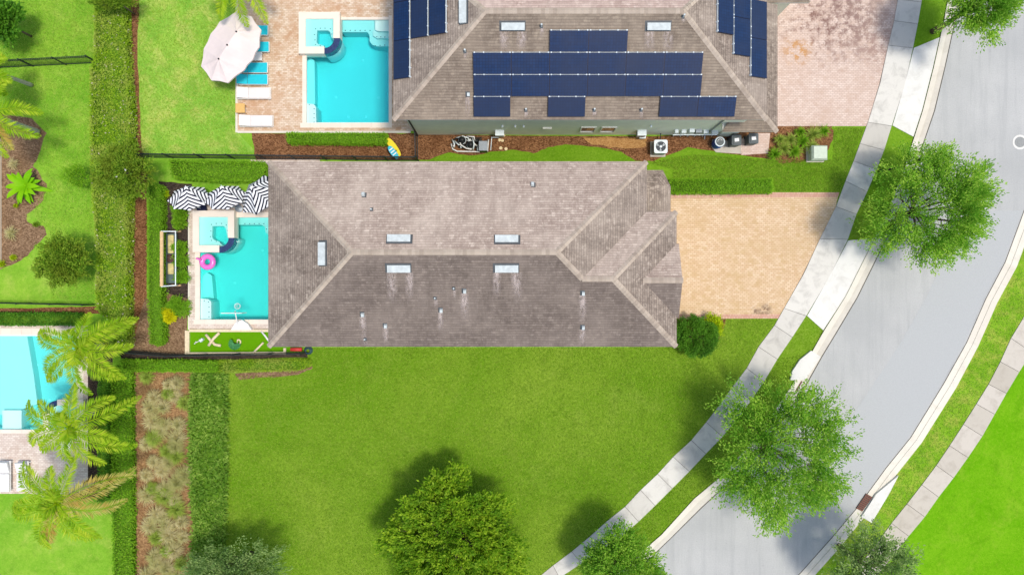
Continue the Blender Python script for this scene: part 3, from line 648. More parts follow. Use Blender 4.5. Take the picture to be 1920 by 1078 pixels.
# front skirt roof and garage bay
zl = 3.05
sk = MB(); s0, s1, sS, sN = 12.2, 15.42, 9.02, 16.4; d = .52
roof_faces(sk, [([(s0, sS, zl), (s1, sS, zl), (s1 - d * 2, sS + d * 2, zl + d * 2 * PITCH), (s0 + d, sS + d * 2, zl + d * 2 * PITCH), (s0, sS + d * 2, zl + .2)][:4], (0, -1), 0),
                ([(s1, sS, zl), (s1, sN, zl), (13.3, sN, zl + (s1 - 13.3) * PITCH), (13.3, sS + (s1 - 13.3), zl + (s1 - 13.3) * PITCH)], (1, 0), 1)])
skr = sk.build('lower_roof', [ROOF_B, ROOF_M], nb)
caps(skr, [((s1, sS, zl), (13.4, sS + 2.0, zl + 2.0 * PITCH))])
eaves(nb, [(s0, sS), (s1, sS), (s1, sN), (s0, sN)], zl)
MB().prism([(12.8, sS + .4), (s1 - 1.6, sS + .4), (s1 - 1.6, sN), (12.8, sN)], 0, zl - .2).build('lower_wall', SAGE, nb)
MB().prism([(13.3, 16.92), (16.6, 16.92), (16.75, 17.1), (16.75, 24), (13.3, 24)], 0, 2.9).build('garage_wall', SAGE, nb)
gr_ = MB(); roof_faces(gr_, [([(13.0, 16.5, 3.1), (17.3, 16.5, 3.1), (15.2, 18.6, 3.1 + 2.1 * PITCH), (13.0, 18.6, 3.1 + 2.1 * PITCH)], (0, -1), 0), ([(17.3, 16.5, 3.1), (17.3, 24.5, 3.1), (15.2, 22.4, 3.1 + 2.1 * PITCH), (15.2, 18.6, 3.1 + 2.1 * PITCH)], (1, 0), 1),
    ([(13, 18.6, 3.1 + 2.1 * PITCH), (15.2, 18.6, 3.1 + 2.1 * PITCH), (15.2, 22.4, 3.1 + 2.1 * PITCH), (13, 22.4, 3.1 + 2.1 * PITCH)], (0, 1), 0)])
gr_.build('garage_roof', [ROOF_B, ROOF_M], nb); eaves(nb, [(13.0, 16.5), (17.3, 16.5), (17.3, 24.5), (13.0, 24.5)], 3.1)
door(nb, (16.75, 20.4, 1.25), 4.8, 2.3, (1, 0), FASCIA, 'garage_door', (4, 4))
door(nb, (13.82, 14.6, 1.1), 1.0, 2.1, (1, 0), WOOD)
# windows of the side wall (seen at a grazing angle)
for a in (1102, 1140):
    c = WY(a, 242.5); window(nb, (c.x, yw, 1.55), .78, 1.15, (0, -1))
MB().box((WY(1026, 239).x, yw - .05, 1.9), (.55, .1, .3)).build('wall_vent', FASCIA, nb)
for a in (942, 966, 982, 1221): MB().tube([(WY(a, 235).x, yw, 2.6), (WY(a, 235).x, yw - .12, 2.55)], .06, 8).build('wall_vent', METAL_W, nb)
for yy in (11.5, 16.5): window(nb, (a0 + .45, yy, 4.3), 1.2, 1.2, (-1, 0))
door(nb, (a0 + .45, 14, 1.15), 3.6, 2.2, (-1, 0), GLASS, 'patio_door', (3, 1))
for yy in (11.5, 16.5): window(nb, (a1 - .45, yy, 4.5), 1.2, 1.1, (1, 0))
# downspout
MB().tube([(12.02, yw - .05, ZE - .3), (12.02, yw - .07, .1), (12.02, yw - .3, .05)], .045, 8).build('downspout', METAL_G, nb)
MB().tube([(a0 + .6, yw - .05, ZE - .3), (a0 + .6, yw - .07, .1)], .045, 8).build('downspout', BLACK, nb)
pS, pN_, pW, pE = (a0, bS, ZE), (a0, bN, ZE), (a0, bS, ZE), (a1, bS, ZE)
roof_vent(nroof, 962, 50, (0, -1), pS); roof_vent(nroof, 1235, 50, (0, -1), pS)
roof_vent(nroof, 869, 23, (-1, 0), pW)
for a, b, e in ((872, 97, 113), (986, 207, 224), (1114, 207, 224), (1202, 207, 224), (1015, 50, 72), (1281, 32, 44)):
    pipe_vent(nroof, a, b, (0, -1), pS, r=.04, h=.25); streak(nroof, a + 1, b + 2, 9, a, e, (0, -1), pS)
pipe_vent(nroof, 877, 177, (0, -1), pS, box=True); streak(nroof, 877, 181, 12, 877, 224, (0, -1), pS)
for a in (946, 978, 1218, 1252): streak(nroof, a, 60, 22, a, 100, (0, -1), pS)
# solar arrays
def array(label, out, p0, cells, tall):
    u, v, n = slope(out); cs = [plane_hit((c[0] + c[2]) / 2, (c[1] + c[3]) / 2, p0, n) for c in cells]
    m_ = sum(cs, Vector((0, 0, 0))) / len(cs); r = empty('solar_array', tuple(m_), label, 'solar panels')
    W_, H_ = (1.0, 1.98) if False else (1.98, 1.17)
    for c, q in zip(cells, cs):
        su = abs((plane_hit(c[2], (c[1] + c[3]) / 2, p0, n) - plane_hit(c[0], (c[1] + c[3]) / 2, p0, n)).dot(u))
        sv = abs((plane_hit((c[0] + c[2]) / 2, c[3], p0, n) - plane_hit((c[0] + c[2]) / 2, c[1], p0, n)).dot(v))
        if tall:
            su = abs((plane_hit((c[0] + c[2]) / 2, c[3], p0, n) - plane_hit((c[0] + c[2]) / 2, c[1], p0, n)).dot(u)); sv = abs((plane_hit(c[2], (c[1] + c[3]) / 2, p0, n) - plane_hit(c[0], (c[1] + c[3]) / 2, p0, n)).dot(v))
        su -= .012; sv -= .03
        mb = MB().frame(q, u, v, n, su, sv, .10, .14)
        fr = mb.build('panel', PFRAME, r)
        e = n * .145; hu, hv = u * (su / 2 - .02), v * (sv / 2 - .02)
        MB().add([q - hu - hv + e, q + hu - hv + e, q + hu + hv + e, q - hu + hv + e], [(0, 1, 2, 3)], 0, [[(0, 0), (su, 0), (su, sv), (0, sv)]]).build('cells', PANEL, fr)
        mbc = MB()
        for k in (-.46, -.22, .24, .47):
            mbc.frame(q + u * su * k + v * (sv / 2 + .02), u, v, n, .06, .06, .0, .155)
        mbc.frame(q + v * (sv / 2 + .02), u, v, n, su, .016, .05, .146)
        mbc.build('clamp', METAL_W, r)
    return r
pw = 71.5
array('blue solar panels in a stepped block on the slope above the pale green side wall', (0, -1), pS,
      [(1030, 57, 1103, 98), (1103, 57, 1176, 98)] + [(887 + i * pw, 98.5, 887 + (i + 1) * pw, 140) for i in range(6)] + [(888 + i * 71, 140, 888 + (i + 1) * 71, 181) for i in range(6)] +
      [(888, 181, 957, 219), (1027, 181, 1097, 219), (1236, 181, 1307, 219), (1307, 181, 1378, 219)], False)
array('dark blue solar panels on the roof slope facing the turquoise pool', (-1, 0), pW,
      [(740, 77, 770, 149), (740, 5, 770, 77), (772, 1, 804, 72), (806, -4, 838, 66), (740, -67, 770, 5), (772, -70, 804, 1)], True)
array('dark blue solar panels in three stepped columns on the roof slope facing the pink driveway', (1, 0), pE,
      [(1343, -6, 1373, 65), (1373, 36, 1404, 106), (1405, 75, 1435, 147), (1343, -76, 1373, -6), (1373, -35, 1404, 36), (1405, 3, 1435, 75)], True)

# ------------------------------------------------------------ pools
WAT_A = water('pool_water_blue', (0.0, 0.93, 0.962, 1), 0.9)
WAT_M = water('pool_water_green', (0.0, 0.95, 0.93, 1), 0.9)
WAT_L = water('pool_water_pale', (0.0, 0.945, 0.955, 1), 0.85)
PL_A = plaster('pool_plaster', S(226, 242, 240)); DOT = plain('trim_tile', S(40, 70, 90), .4); NAVYTILE = plain('navy_glass_tile', S(46, 62, 104), 0.2, 0.6, 0, 0.45, 14)
DRAINW = plain('drain_white', S(250, 250, 250), .5)
def pool(key, label, wmat, depth, ledges, dots, drains, cop, cop_m=COPING):
    X0, Y0, X1, Y1 = POOLS[key]; c = W((X0 + X1) / 2, (Y0 + Y1) / 2); r = empty('swimming_pool', (c.x, c.y, 0), label, 'swimming pool')
    P = rpx(POOLS[key]); O = rpx(POOLS[key], .09); wl = -0.10
    mb = MB().prism(O, -depth - .15, -depth); (ax, ay), (bx, _), (_, by), _ = P
    for q in ([P[0], P[1], O[1], O[0]], [P[1], P[2], O[2], O[1]], [P[2], P[3], O[3], O[2]], [P[3], P[0], O[0], O[3]]): mb.prism(q, -depth, -.006)
    mb.build('basin', PL_A, r)
    for poly, dz in ledges:
        MB().prism(WP(poly), -depth, -dz).build('bench', PL_A, r)
    if dots:
        mb = MB()
        for x, y, z in dots: p = W(x, y); mb.box((p.x, p.y, -z + .004), (.055, .055, .006))
        mb.build('trim_tiles', DOT, r)
    mb = MB()
    for x, y in drains: p = W(x, y); mb.lathe((p.x, p.y, -depth), [(.09, 0), (.09, .012), (.05, .02)], 12)
    mb.build('drain', DRAINW, r)
    e = .003; MB().box(((ax + bx) / 2, (ay + by) / 2, (wl - depth + e) / 2 + e), (bx - ax - 2 * e, ay - by - 2 * e, depth + wl - e)).build('water', wmat, r)
    for (u0, v0, u1, v1) in cop:
        mb = MB()
        a, b = W(u0, v0), W(u1, v1); n = max(1, int(max(abs(b.x - a.x), abs(b.y - a.y)) / .62)); hz = abs(b.x - a.x) > abs(b.y - a.y)
        for k in range(n):
            p = a.lerp(b, k / n); q = a.lerp(b, (k + 1) / n)
            if hz: mb.box(((p.x + q.x) / 2, (a.y + b.y) / 2, .0), (abs(q.x - p.x) - .008, abs(b.y - a.y), .06))
            else: mb.box(((a.x + b.x) / 2, (p.y + q.y) / 2, .0), (abs(b.x - a.x), abs(q.y - p.y) - .008, .06))
        mb.build('coping', cop_m, r)
    return r
def line_dots(a, b, n, z): return [(a[0] + (b[0] - a[0]) * k / (n - 1), a[1] + (b[1] - a[1]) * k / (n - 1), z) for k in range(n)]
pa = pool('a', 'turquoise pool with raised square spa beside the beige paver deck and loungers', WAT_A, 1.55,
     [([(637, 38), (729, 38), (729, 81), (703, 81), (694, 78), (689, 71), (689, 60), (685, 54), (637, 54)], .62),
      ([(700, 38), (729, 38), (729, 68), (704, 68), (697, 63), (696, 55), (700, 50)], .42), ([(702, 38), (729, 38), (729, 57), (708, 57), (702, 54)], .2),
      ([(575, 193), (586, 194), (590, 198), (591, 230), (575, 230)], .22), ([(575, 100), (582, 106), (583, 188), (575, 193)], .9)],  # last ledge is no real bench: sunlit strip along the wall put into shape
     line_dots((643, 51), (690, 51), 6, .62) + line_dots((700, 80), (727, 78), 4, .62) + line_dots((704, 65), (727, 66), 4, .42) + line_dots((578, 195), (587, 203), 2, .22) + line_dots((587, 212), (587, 228), 3, .22),
     [(670, 99), (618, 170), (701, 171), (642, 208), (676, 208)],
     [(563, 231, 735, 240), (567, 30, 575, 231), (729, 30, 735, 231), (575, 33, 729, 38)])
pm = pool('m', 'green turquoise pool with raised spa next to the striped parasols', WAT_M, 1.5,
     [([(439, 408), (510, 408), (510, 440), (498, 440), (491, 434), (490, 424), (484, 420), (439, 420)], .62), ([(375, 560), (388, 561), (393, 566), (393, 599), (375, 599)], .22),
      ([(375, 510), (384, 516), (388, 560), (375, 560)], 1.0)],
     line_dots((452, 418), (488, 418), 5, .62) + [(493, 428, .62), (497, 436, .62)] + line_dots((380, 564), (388, 566), 2, .22) + line_dots((389, 576), (389, 594), 3, .22),
     [(476, 467), (422, 530)],
     [(363, 599, 548, 608), (366, 395, 375, 599), (437, 398, 548, 408)])
pl_ = pool('l', 'pale aqua pool under the palm fronds at the left edge', WAT_L, 1.0,
     [([(-75, 630), (40, 630), (52, 700), (60, 760), (0, 780), (-75, 780)], .5), ([(0, 770), (36, 770), (36, 805), (0, 805)], .2)],
     [], [(50, 687), (73, 754)], [(143, 628, 157, 805), (-75, 615, 157, 628), (-75, 805, 157, 812)])
def spa(r, ring, well, cx, cy, ro, ri, zt, wm, quad, dots):
    # ring: list of px rects; quad: start angle of the quarter arc
    for q in ring:
        a, b = W(q[0], q[1], zt), W(q[2], q[3], zt); MB().prism([(a.x, a.y), (b.x, a.y), (b.x, b.y), (a.x, b.y)], -.3, zt).build('spa_wall', COPING, r)
    c = W(cx, cy, zt); arc = lambda rad, n=12: [(c.x + rad * math.cos(math.radians(quad + 90 * k / n)), c.y + rad * math.sin(math.radians(quad + 90 * k / n))) for k in range(n + 1)]
    MB().prism(arc(ro) + arc(ri)[::-1], -.16, zt - .03).build('spillway', NAVYTILE, r)
    MB().prism(arc(ro - .01) + arc(ri + .01)[::-1], -1.3, -.17).build('spa_base', PL_A, r)
    return c, arc
def spa_inside(r, outer, well, zt, wm, dots):
    P = WP(outer, zt); Q = WP(well, zt)
    mb = MB().prism(P, -.62, -.6); mb.prism(P, -.6, zt - .42, 0, [Q]); mb.build('spa_bench', PL_A, r)
    md = MB()
    for x, y in dots: p = W(x, y, zt); md.box((p.x, p.y, zt - .415), (.05, .05, .006))
    for x, y in dots[:3]: pass
    md.build('trim_tiles', DOT, r)
    MB().prism(inset(P, .004) if sum(P[i][0] * P[(i + 1) % len(P)][1] - P[(i + 1) % len(P)][0] * P[i][1] for i in range(len(P))) > 0 else inset(P[::-1], .004), -.58, zt - .06).build('spa_water', wm, r)
s30 = 30.0
_, arcA = spa(pa, [(560, 23, 637, 36), (560, 36, 573, 88), (560, 88, 608, 101), (625, 36, 637, 72)], None, 608, 72, 29 / s30, 18 / s30, .42, WAT_A, -90, [])
spa_inside(pa, [(573, 36), (625, 36), (625, 72), (624, 80), (618, 86), (608, 90), (573, 88)], [(591, 53), (612, 53), (616, 57), (618, 66), (624, 74), (618, 84), (609, 87), (602, 81), (593, 79), (590, 75)], .42, WAT_A,
    [(588, 50), (597, 49), (606, 49), (616, 50), (619, 60), (621, 68), (586, 61), (587, 71), (588, 80), (597, 82), (605, 83)])
spa(pm, [(361, 395, 439, 407), (361, 407, 373, 460), (361, 460, 411, 473), (427, 407, 439, 446)], None, 411, 446, 28 / s30, 17 / s30, .42, WAT_M, -90, [])
spa_inside(pm, [(373, 407), (427, 407), (427, 446), (426, 454), (420, 460), (411, 463), (373, 460)], [(393, 423), (414, 423), (418, 427), (420, 438), (426, 448), (420, 458), (412, 460), (405, 452), (396, 449), (392, 444)], .42, WAT_M,
    [(391, 420), (400, 418), (410, 418), (419, 421), (422, 432), (390, 432), (389, 443), (391, 450), (400, 452), (408, 454)])
spa(pl_, [(107, 749, 131, 760), (144, 749, 156, 805), (80, 775, 92, 805)], None, 107, 775, 24 / s30, 17 / s30, .42, WAT_L, 90, [])
spa_inside(pl_, [(107, 760), (144, 760), (144, 805), (92, 805), (92, 775), (96, 765)], [(112, 768), (136, 768), (136, 798), (104, 798), (104, 776)], .42, WAT_L, [(110, 764), (122, 764), (134, 764)])
# decks
hA = rpx(POOLS['a'], .1); hM = rpx(POOLS['m'], .1)
sheet('pool_deck', [(444, -200), (800, -200), (800, 246), (444, 246)], DECK_A, 2.4, [hA])
struct(MB().prism(WP([(442, -200), (446, -200), (446, 249), (442, 249)]), 0, .05).prism(WP([(446, 246), (770, 246), (770, 250), (446, 250)]), 0, .05), 'deck_edging', KERB)
sheet('pool_deck', [(355, 376), (600, 376), (600, 617), (355, 617)], DECK_P, 2.4, [hM])
sheet('pool_deck', [(470, 300), (600, 300), (600, 376), (470, 376)], DECK_P, 2.8)
struct(MB().prism(WP([(353, 390), (356, 390), (356, 618), (353, 618)]), 0, .04), 'deck_edging', KERB)
sheet('pool_deck', [(-100, 610), (165, 610), (165, 640), (165, 898), (108, 940), (60, 925), (-100, 925)], DECK_P, 2.4, [rpx(POOLS['l'], .1)])
MB_ = MB().prism(WP([(-60, 200), (3, 262), (3, 490), (-60, 520)]), 0, .35); tag(MB_.build('low_wall', COPING), 'low white wall at the left edge beside the mulch bed', 'wall')
#PART3
# ------------------------------------------------------------ vegetation
LF_OAK = leafmat('leaf_oak', S(124, 190, 40), S(204, 238, 96), S(92, 160, 36), 0.45)
LF_OAK2 = leafmat('leaf_bright', S(126, 178, 30), S(206, 234, 66), S(98, 154, 32), 0.5)
LF_GREY = leafmat('leaf_grey_green', S(140, 176, 92), S(196, 218, 140), S(104, 146, 66), .42)
LF_HEDGE = leafmat('leaf_hedge', S(136, 186, 30), S(188, 218, 62), S(196, 208, 100), .4)
LF_HEDGE2 = leafmat('leaf_hedge_green', S(112, 174, 30), S(168, 214, 56), S(140, 198, 44), .4)
LF_YEL = leafmat('leaf_yellow_green', S(150, 200, 10), S(222, 236, 40), S(190, 210, 20))
LF_YELLOW = leafmat('leaf_yellow', S(220, 220, 10), S(250, 245, 40), S(235, 235, 30))
LF_DARK = leafmat('leaf_dark', S(80, 142, 32), S(132, 190, 58), S(68, 122, 34), .4)
LF_MYR = leafmat('leaf_myrtle', S(104, 156, 34), S(180, 210, 70), S(132, 150, 44), .45)
LF_COVER = leafmat('leaf_cover', S(122, 174, 52), S(190, 220, 100), S(108, 158, 44), .45)
LF_PALM = leafmat('leaf_palm', S(168, 214, 24), S(236, 244, 84), S(140, 198, 26), 0.5)
LF_PALMD = leafmat('leaf_palm_dry', S(206, 206, 96), S(236, 222, 140), S(220, 178, 84), 0.5)
LF_GRASS = leafmat('blade_muhly', S(226, 214, 150), S(250, 242, 196), S(200, 204, 120), 0.5, 0.5)
LF_GRASSG = leafmat('blade_green', S(156, 190, 70), S(212, 226, 116), S(176, 200, 80), 0.45)
LF_BAN = leafmat('leaf_broad', S(120, 200, 10), S(180, 236, 20), S(130, 210, 14), 0.35)
LF_TEALP = leafmat('leaf_blue_green', S(70, 150, 90), S(110, 190, 120), S(60, 130, 70), 0.3)
FLOWER = plain('white_flower', S(252, 250, 246), .8); TWIGS = plain('pale_twig', S(206, 196, 170), .9)
CORE = plain('hedge_core', S(96, 134, 38), 1.0, 0.0, 0, .3, 5)

def unit(n):
    v = RNG.normal(size=(n, 3)); return v / np.linalg.norm(v, axis=1, keepdims=True)
def crown_leaves(c, R, Rz, lobes, spr, per, L, Wd, sprL=0.9, jit=0.5, up=0.25, lobe_r=0.45, irregular=0.25, hollow=0.5):
    c = np.array(c); out = []; cents = []; ph1, ph2 = random.uniform(0, 6), random.uniform(0, 6)
    k = 0
    golden = math.pi * (3 - math.sqrt(5))
    for i in range(lobes):
        z = 1 - (i + .5) / lobes * 1.35; rr = math.sqrt(max(0, 1 - z * z)); a = i * golden + random.uniform(-.35, .35)
        d = np.array([rr * math.cos(a), rr * math.sin(a), z]); s = random.uniform(1 - irregular, 1) * (1 - lobe_r * .8) * (1 + .09 * math.sin(2 * a + ph1) + .08 * math.sin(3 * a + ph2))
        cents.append((d * np.array([R, R, Rz]) * s, R * lobe_r * random.uniform(.75, 1.15)))
    for lc, lr in cents:
        n = spr; u = unit(n); u[:, 2] = np.abs(u[:, 2]) * .9 - .15
        rad = lr * RNG.uniform(hollow, 1, (n, 1)) ; st = lc + u * rad * np.array([1, 1, Rz / R * 1.1])
        dr = st / np.array([R, R, Rz]); dr = dr / (np.linalg.norm(dr, axis=1, keepdims=True) + 1e-9) + u * .5; dr[:, 2] += up
        dr += RNG.normal(size=(n, 3)) * .28; dr /= np.linalg.norm(dr, axis=1, keepdims=True)
        t = RNG.uniform(0, 1, (n, per, 1)); ll = sprL * RNG.uniform(.5, 1.1, (n, 1, 1))
        droop = np.zeros((n, per, 3)); droop[..., 2] = -(t[..., 0] ** 2) * .25 * sprL
        P = st[:, None, :] + dr[:, None, :] * t * ll + droop + RNG.normal(size=(n, per, 3)) * (.05 + .05 * sprL)
        D = dr[:, None, :] + RNG.normal(size=(n, per, 3)) * jit
        out.append((P.reshape(-1, 3), D.reshape(-1, 3)))
    P = np.vstack([o[0] for o in out]) + c; D = np.vstack([o[1] for o in out])
    keep = P[:, 2] > 0.1; P, D = P[keep], D[keep]
    V = leaf_mesh(P, D, L * RNG.uniform(.7, 1.25, len(P)), Wd * RNG.uniform(.7, 1.2, len(P)))
    return V, [tuple(c + l[0]) for l in cents]
def tree(name, px, py, rpx_, zc, label, cat, mat, lobes=18, spr=34, per=42, L=.16, Wd=.07, Rz=None, group=None, sprL=.9, trunk_r=.14, lobe_r=.42, irregular=.25, stretch=None, flowers=0):
    c = W(px, py, zc); R = rpx_ * (H - zc) / F; Rz = Rz or R * .62
    r = empty(name, (c.x, c.y, 0), label, cat, group)
    V, cents = crown_leaves(tuple(c), R * .82, Rz, lobes, spr, per, L, Wd, sprL, lobe_r=lobe_r, irregular=irregular)
    if stretch: V[:, 0] = c.x + (V[:, 0] - c.x) * stretch[0]; V[:, 1] = c.y + (V[:, 1] - c.y) * stretch[1]
    quads_obj('crown', V, [mat, BARK], r)
    zb = max(.3, zc - Rz * .9); mb = MB()
    mb.tube([(c.x, c.y, -.05), (c.x + .04, c.y - .03, zb * .5), (c.x - .02, c.y + .02, zb)], [trunk_r * 1.3, trunk_r, trunk_r * .85], 10)
    for q in cents:
        e = Vector(q); s0 = Vector((c.x, c.y, zb - .1)); m_ = s0.lerp(e, .5) + Vector((0, 0, -.15 * R))
        if stretch: e = Vector((c.x + (e.x - c.x) * stretch[0], c.y + (e.y - c.y) * stretch[1], e.z))
        mb.tube([s0, m_, e], [trunk_r * .5, trunk_r * .3, trunk_r * .1], 5)
        for k in range(3):
            e2 = e + Vector((random.uniform(-1, 1), random.uniform(-1, 1), random.uniform(0, .6))) * R * .22; mb.tube([m_.lerp(e, .6), e2], [trunk_r * .16, trunk_r * .05], 4)
    mb.build('trunk', BARK, r, True)
    if flowers:
        mf = MB()
        for _ in range(flowers):
            a = random.uniform(0, 6.28); q = random.uniform(.2, .9) * R * .8
            mf.lathe((c.x + q * math.cos(a), c.y + q * math.sin(a), zc + Rz * .75), [(.03, 0), (.065, .03), (.05, .06), (.02, .08)], 7)
        mf.build('flower_cluster', FLOWER, r)
    return r
tree('oak_tree', 1748, 390, 138, 3.6, 'leafy green street tree spreading over the road beside the manhole', 'tree', LF_OAK, lobes=28, spr=35, per=38, sprL=1.2, stretch=(1.05, .92), Rz=2.0, irregular=.42, lobe_r=.28)
tree('oak_tree', 1462, 850, 162, 3.7, 'large light green street tree covering the near kerb and the pale storm drain', 'tree', LF_OAK, lobes=30, spr=34, per=38, sprL=1.3, Rz=2.1, irregular=.42, lobe_r=.27)
tree('oak_tree', 1838, 5, 72, 4.4, 'street tree cut by the top edge of the photo near the right corner', 'tree', LF_OAK, lobes=14, spr=34, per=40, Rz=1.5)
tree('oak_tree', 853, 1018, 156, 3.0, 'dense yellow green tree growing in the big lawn at the bottom', 'tree', LF_OAK2, lobes=40, spr=36, per=38, L=.2, Wd=.10, sprL=.65, Rz=1.8, lobe_r=.27, irregular=.4, stretch=(1.14, .98))
tree('oak_tree', 1165, 1058, 80, 3.2, 'bushy green tree overhanging the sidewalk at the bottom edge', 'tree', LF_OAK, lobes=14, spr=36, per=40, Rz=1.6, L=.18)
tree('oak_tree', 1635, 1072, 94, 4.0, 'dull green tree at the bottom edge between the far kerb and far sidewalk', 'tree', LF_GREY, lobes=15, spr=30, per=36, Rz=1.7)
tree('olive_tree', 435, 1074, 98, 3.0, 'grey green feathery tree at the bottom edge beside the ornamental grasses', 'tree', LF_GREY, lobes=16, spr=34, per=38, Rz=1.5, L=.15, stretch=(1.15, .7))
tree('crape_myrtle', 232, 322, 62, 2.9, 'round shrub with white blossoms growing over the long hedge', 'shrub', LF_MYR, lobes=14, spr=26, per=26, L=.15, Wd=.08, sprL=.45, Rz=1.0, trunk_r=.07, flowers=3)
tree('crape_myrtle', 119, 490, 57, 2.6, 'round olive shrub standing on the left lawn beside the hedge', 'shrub', LF_MYR, lobes=14, spr=26, per=28, L=.15, Wd=.08, sprL=.45, Rz=.9, trunk_r=.07)
tree('young_tree', 145, 331, 24, 1.6, 'small feathery dark green sapling on the left lawn', 'sapling', LF_HEDGE2, lobes=8, spr=14, per=16, L=.13, Wd=.05, sprL=.35, Rz=.6, trunk_r=.03)
tree('leafy_shrub', 4, 40, 42, 2.5, 'dark green leafy shrub in the top left corner', 'shrub', LF_DARK, lobes=12, spr=20, per=22, L=.24, Wd=.13, sprL=.5, Rz=1.0, trunk_r=.06)
tree('leafy_shrub', 218, 2, 38, 2.0, 'green shrub at the top edge between the hedge and the backyard lawn', 'shrub', LF_MYR, lobes=10, spr=20, per=22, L=.15, Wd=.08, sprL=.45, Rz=.7, trunk_r=.05, stretch=(1.2, .5))
tree('round_bush', 1305, 630, 46, 1.0, 'dark green clipped round bush at the corner of the tan driveway', 'bush', LF_DARK, lobes=40, spr=26, per=20, L=.09, Wd=.05, sprL=.15, Rz=.8, trunk_r=.06, lobe_r=.26, irregular=.02)
tree('yellow_bush', 1336, 612, 20, .6, 'yellow green bush between the dark round bush and the driveway', 'bush', LF_YEL, lobes=8, spr=16, per=18, L=.14, Wd=.06, sprL=.3, Rz=.45, trunk_r=.03)

def inpoly(P, poly):
    x, y = P[:, 0], P[:, 1]; ins = np.zeros(len(P), bool); n = len(poly)
    for i in range(n):
        x1_, y1_ = poly[i]; x2_, y2_ = poly[(i + 1) % n]
        c_ = ((y1_ > y) != (y2_ > y)) & (x < (x2_ - x1_) * (y - y1_) / (y2_ - y1_ + 1e-12) + x1_); ins ^= c_
    return ins
def vnoise(x, y, s=1.0):
    return (np.sin(x * 2.1 * s + 1.3) * np.cos(y * 1.7 * s + .4) + np.sin(x * 4.7 * s + y * 3.1 * s) * .5 + np.sin(y * 6.3 * s - x * 2.9 * s + 2) * .35) / 1.85
def hedge(pts, h, label, mat, dens=260, L=.12, Wd=.07, cat='hedge', name='hedge', wob=.06, twig=0, kind=None, group=None, ztop=None, updir=.9):
    poly = [tuple(p) for p in WP(pts, h)]
    ar = sum(poly[i][0] * poly[(i + 1) % len(poly)][1] - poly[(i + 1) % len(poly)][0] * poly[i][1] for i in range(len(poly)))
    if ar < 0: poly.reverse(); ar = -ar
    xs, ys = [p[0] for p in poly], [p[1] for p in poly]; A = (max(xs) - min(xs)) * (max(ys) - min(ys))
    n = int(A * dens); Q = np.stack([RNG.uniform(min(xs), max(xs), n), RNG.uniform(min(ys), max(ys), n)], 1); Q = Q[inpoly(Q, poly)]
    z = h - .05 + wob * vnoise(Q[:, 0], Q[:, 1], 1.3) + RNG.normal(size=len(Q)) * wob * .6
    P = [np.column_stack([Q, z])]; D = [RNG.normal(size=(len(Q), 3)) + np.array([0, 0, updir])]
    for i in range(len(poly)):
        a, b = np.array(poly[i]), np.array(poly[(i + 1) % len(poly)]); L_ = np.linalg.norm(b - a); m_ = int(L_ * h * dens)
        nx = np.array([(b - a)[1], -(b - a)[0]]) / L_; t = RNG.uniform(0, 1, (m_, 1)); q = a + (b - a) * t + nx * (RNG.normal(size=(m_, 1)) * wob * .8 - .05)
        zz = RNG.uniform(0.02, h, m_); P.append(np.column_stack([q, zz])); D.append(RNG.normal(size=(m_, 3)) + np.array([nx[0] * 1.2, nx[1] * 1.2, .3]))
    P = np.vstack(P); D = np.vstack(D)
    V = leaf_mesh(P, D, L * RNG.uniform(.7, 1.3, len(P)), Wd * RNG.uniform(.7, 1.3, len(P)))
    core = MB().prism(inset(poly, .09), 0, h - .1); mi = None
    mats = [mat, CORE]
    if twig:
        mi = np.zeros(len(P), np.int32); mi[RNG.uniform(size=len(P)) < twig] = 2; mats = [mat, CORE, TWIGS]
    o = quads_obj(name, V, mats, None, core, mi)
    return tag(o, label, cat, group, kind)
hedge([(176, -60), (226, -60), (232, 100), (240, 200), (242, 280), (236, 400), (234, 520), (236, 650), (206, 654), (204, 600), (180, 580), (180, 460), (170, 330), (168, 130), (176, 110)], 1.0,
      'long flat topped yellow green hedge running down the left side', LF_HEDGE, 420, .115, .07, twig=.025)
hedge([(208, 690), (244, 690), (246, 900), (247, 1140), (212, 1140), (209, 880)], .6, 'hedge between the left neighbour pool and the brown grass bed', LF_HEDGE2, 260, .12, .07)
hedge([(276, 345), (300, 348), (300, 560), (303, 590), (304, 640), (296, 648), (280, 644), (276, 560)], .9, 'narrow clipped hedge between two mulch strips beside the framed planter', LF_HEDGE2, 420, .09, .05)
hedge([(316, 300), (495, 304), (493, 338), (400, 338), (322, 332)], 1.1, 'thick green hedge behind the striped parasols', LF_HEDGE2, 420, .10, .06)
hedge([(537, 249), (724, 250), (724, 268), (538, 266)], .9, 'low clipped hedge along the end of the turquoise pool', LF_HEDGE2, 480, .09, .05)
hedge([(1258, 337), (1448, 336), (1449, 361), (1258, 362)], .6, 'low green hedge along the edge of the tan driveway', LF_HEDGE2, 480, .09, .05)
hedge([(225, 676), (405, 678), (405, 697), (228, 694)], .7, 'low green hedge at the foot of the black fence beside the grass bed', LF_HEDGE2, 420, .1, .06)
hedge([(405, 678), (578, 674), (582, 686), (560, 694), (405, 698)], .4, 'low yellow green hedge at the fence corner beside the main lawn', LF_HEDGE, 420, .1, .05)
hedge([(-40, 588), (146, 588), (146, 609), (-40, 609)], .8, 'low dark green hedge above the pale aqua pool', LF_DARK, 420, .1, .05)
hedge([(184, 700), (198, 700), (196, 940), (182, 940)], 1.0, 'thin shaded hedge behind the palm trunks on the left', LF_DARK, 300, .12, .06)
hedge([(360, 704), (420, 704), (419, 860), (416, 1000), (411, 1080), (356, 1080), (364, 1000), (355, 860)], .45, 'dense green creeping ground cover beside the brown grass bed', LF_COVER, 230, .26, .08, cat='ground cover', name='ground_cover', wob=.12, kind='stuff', updir=.35)
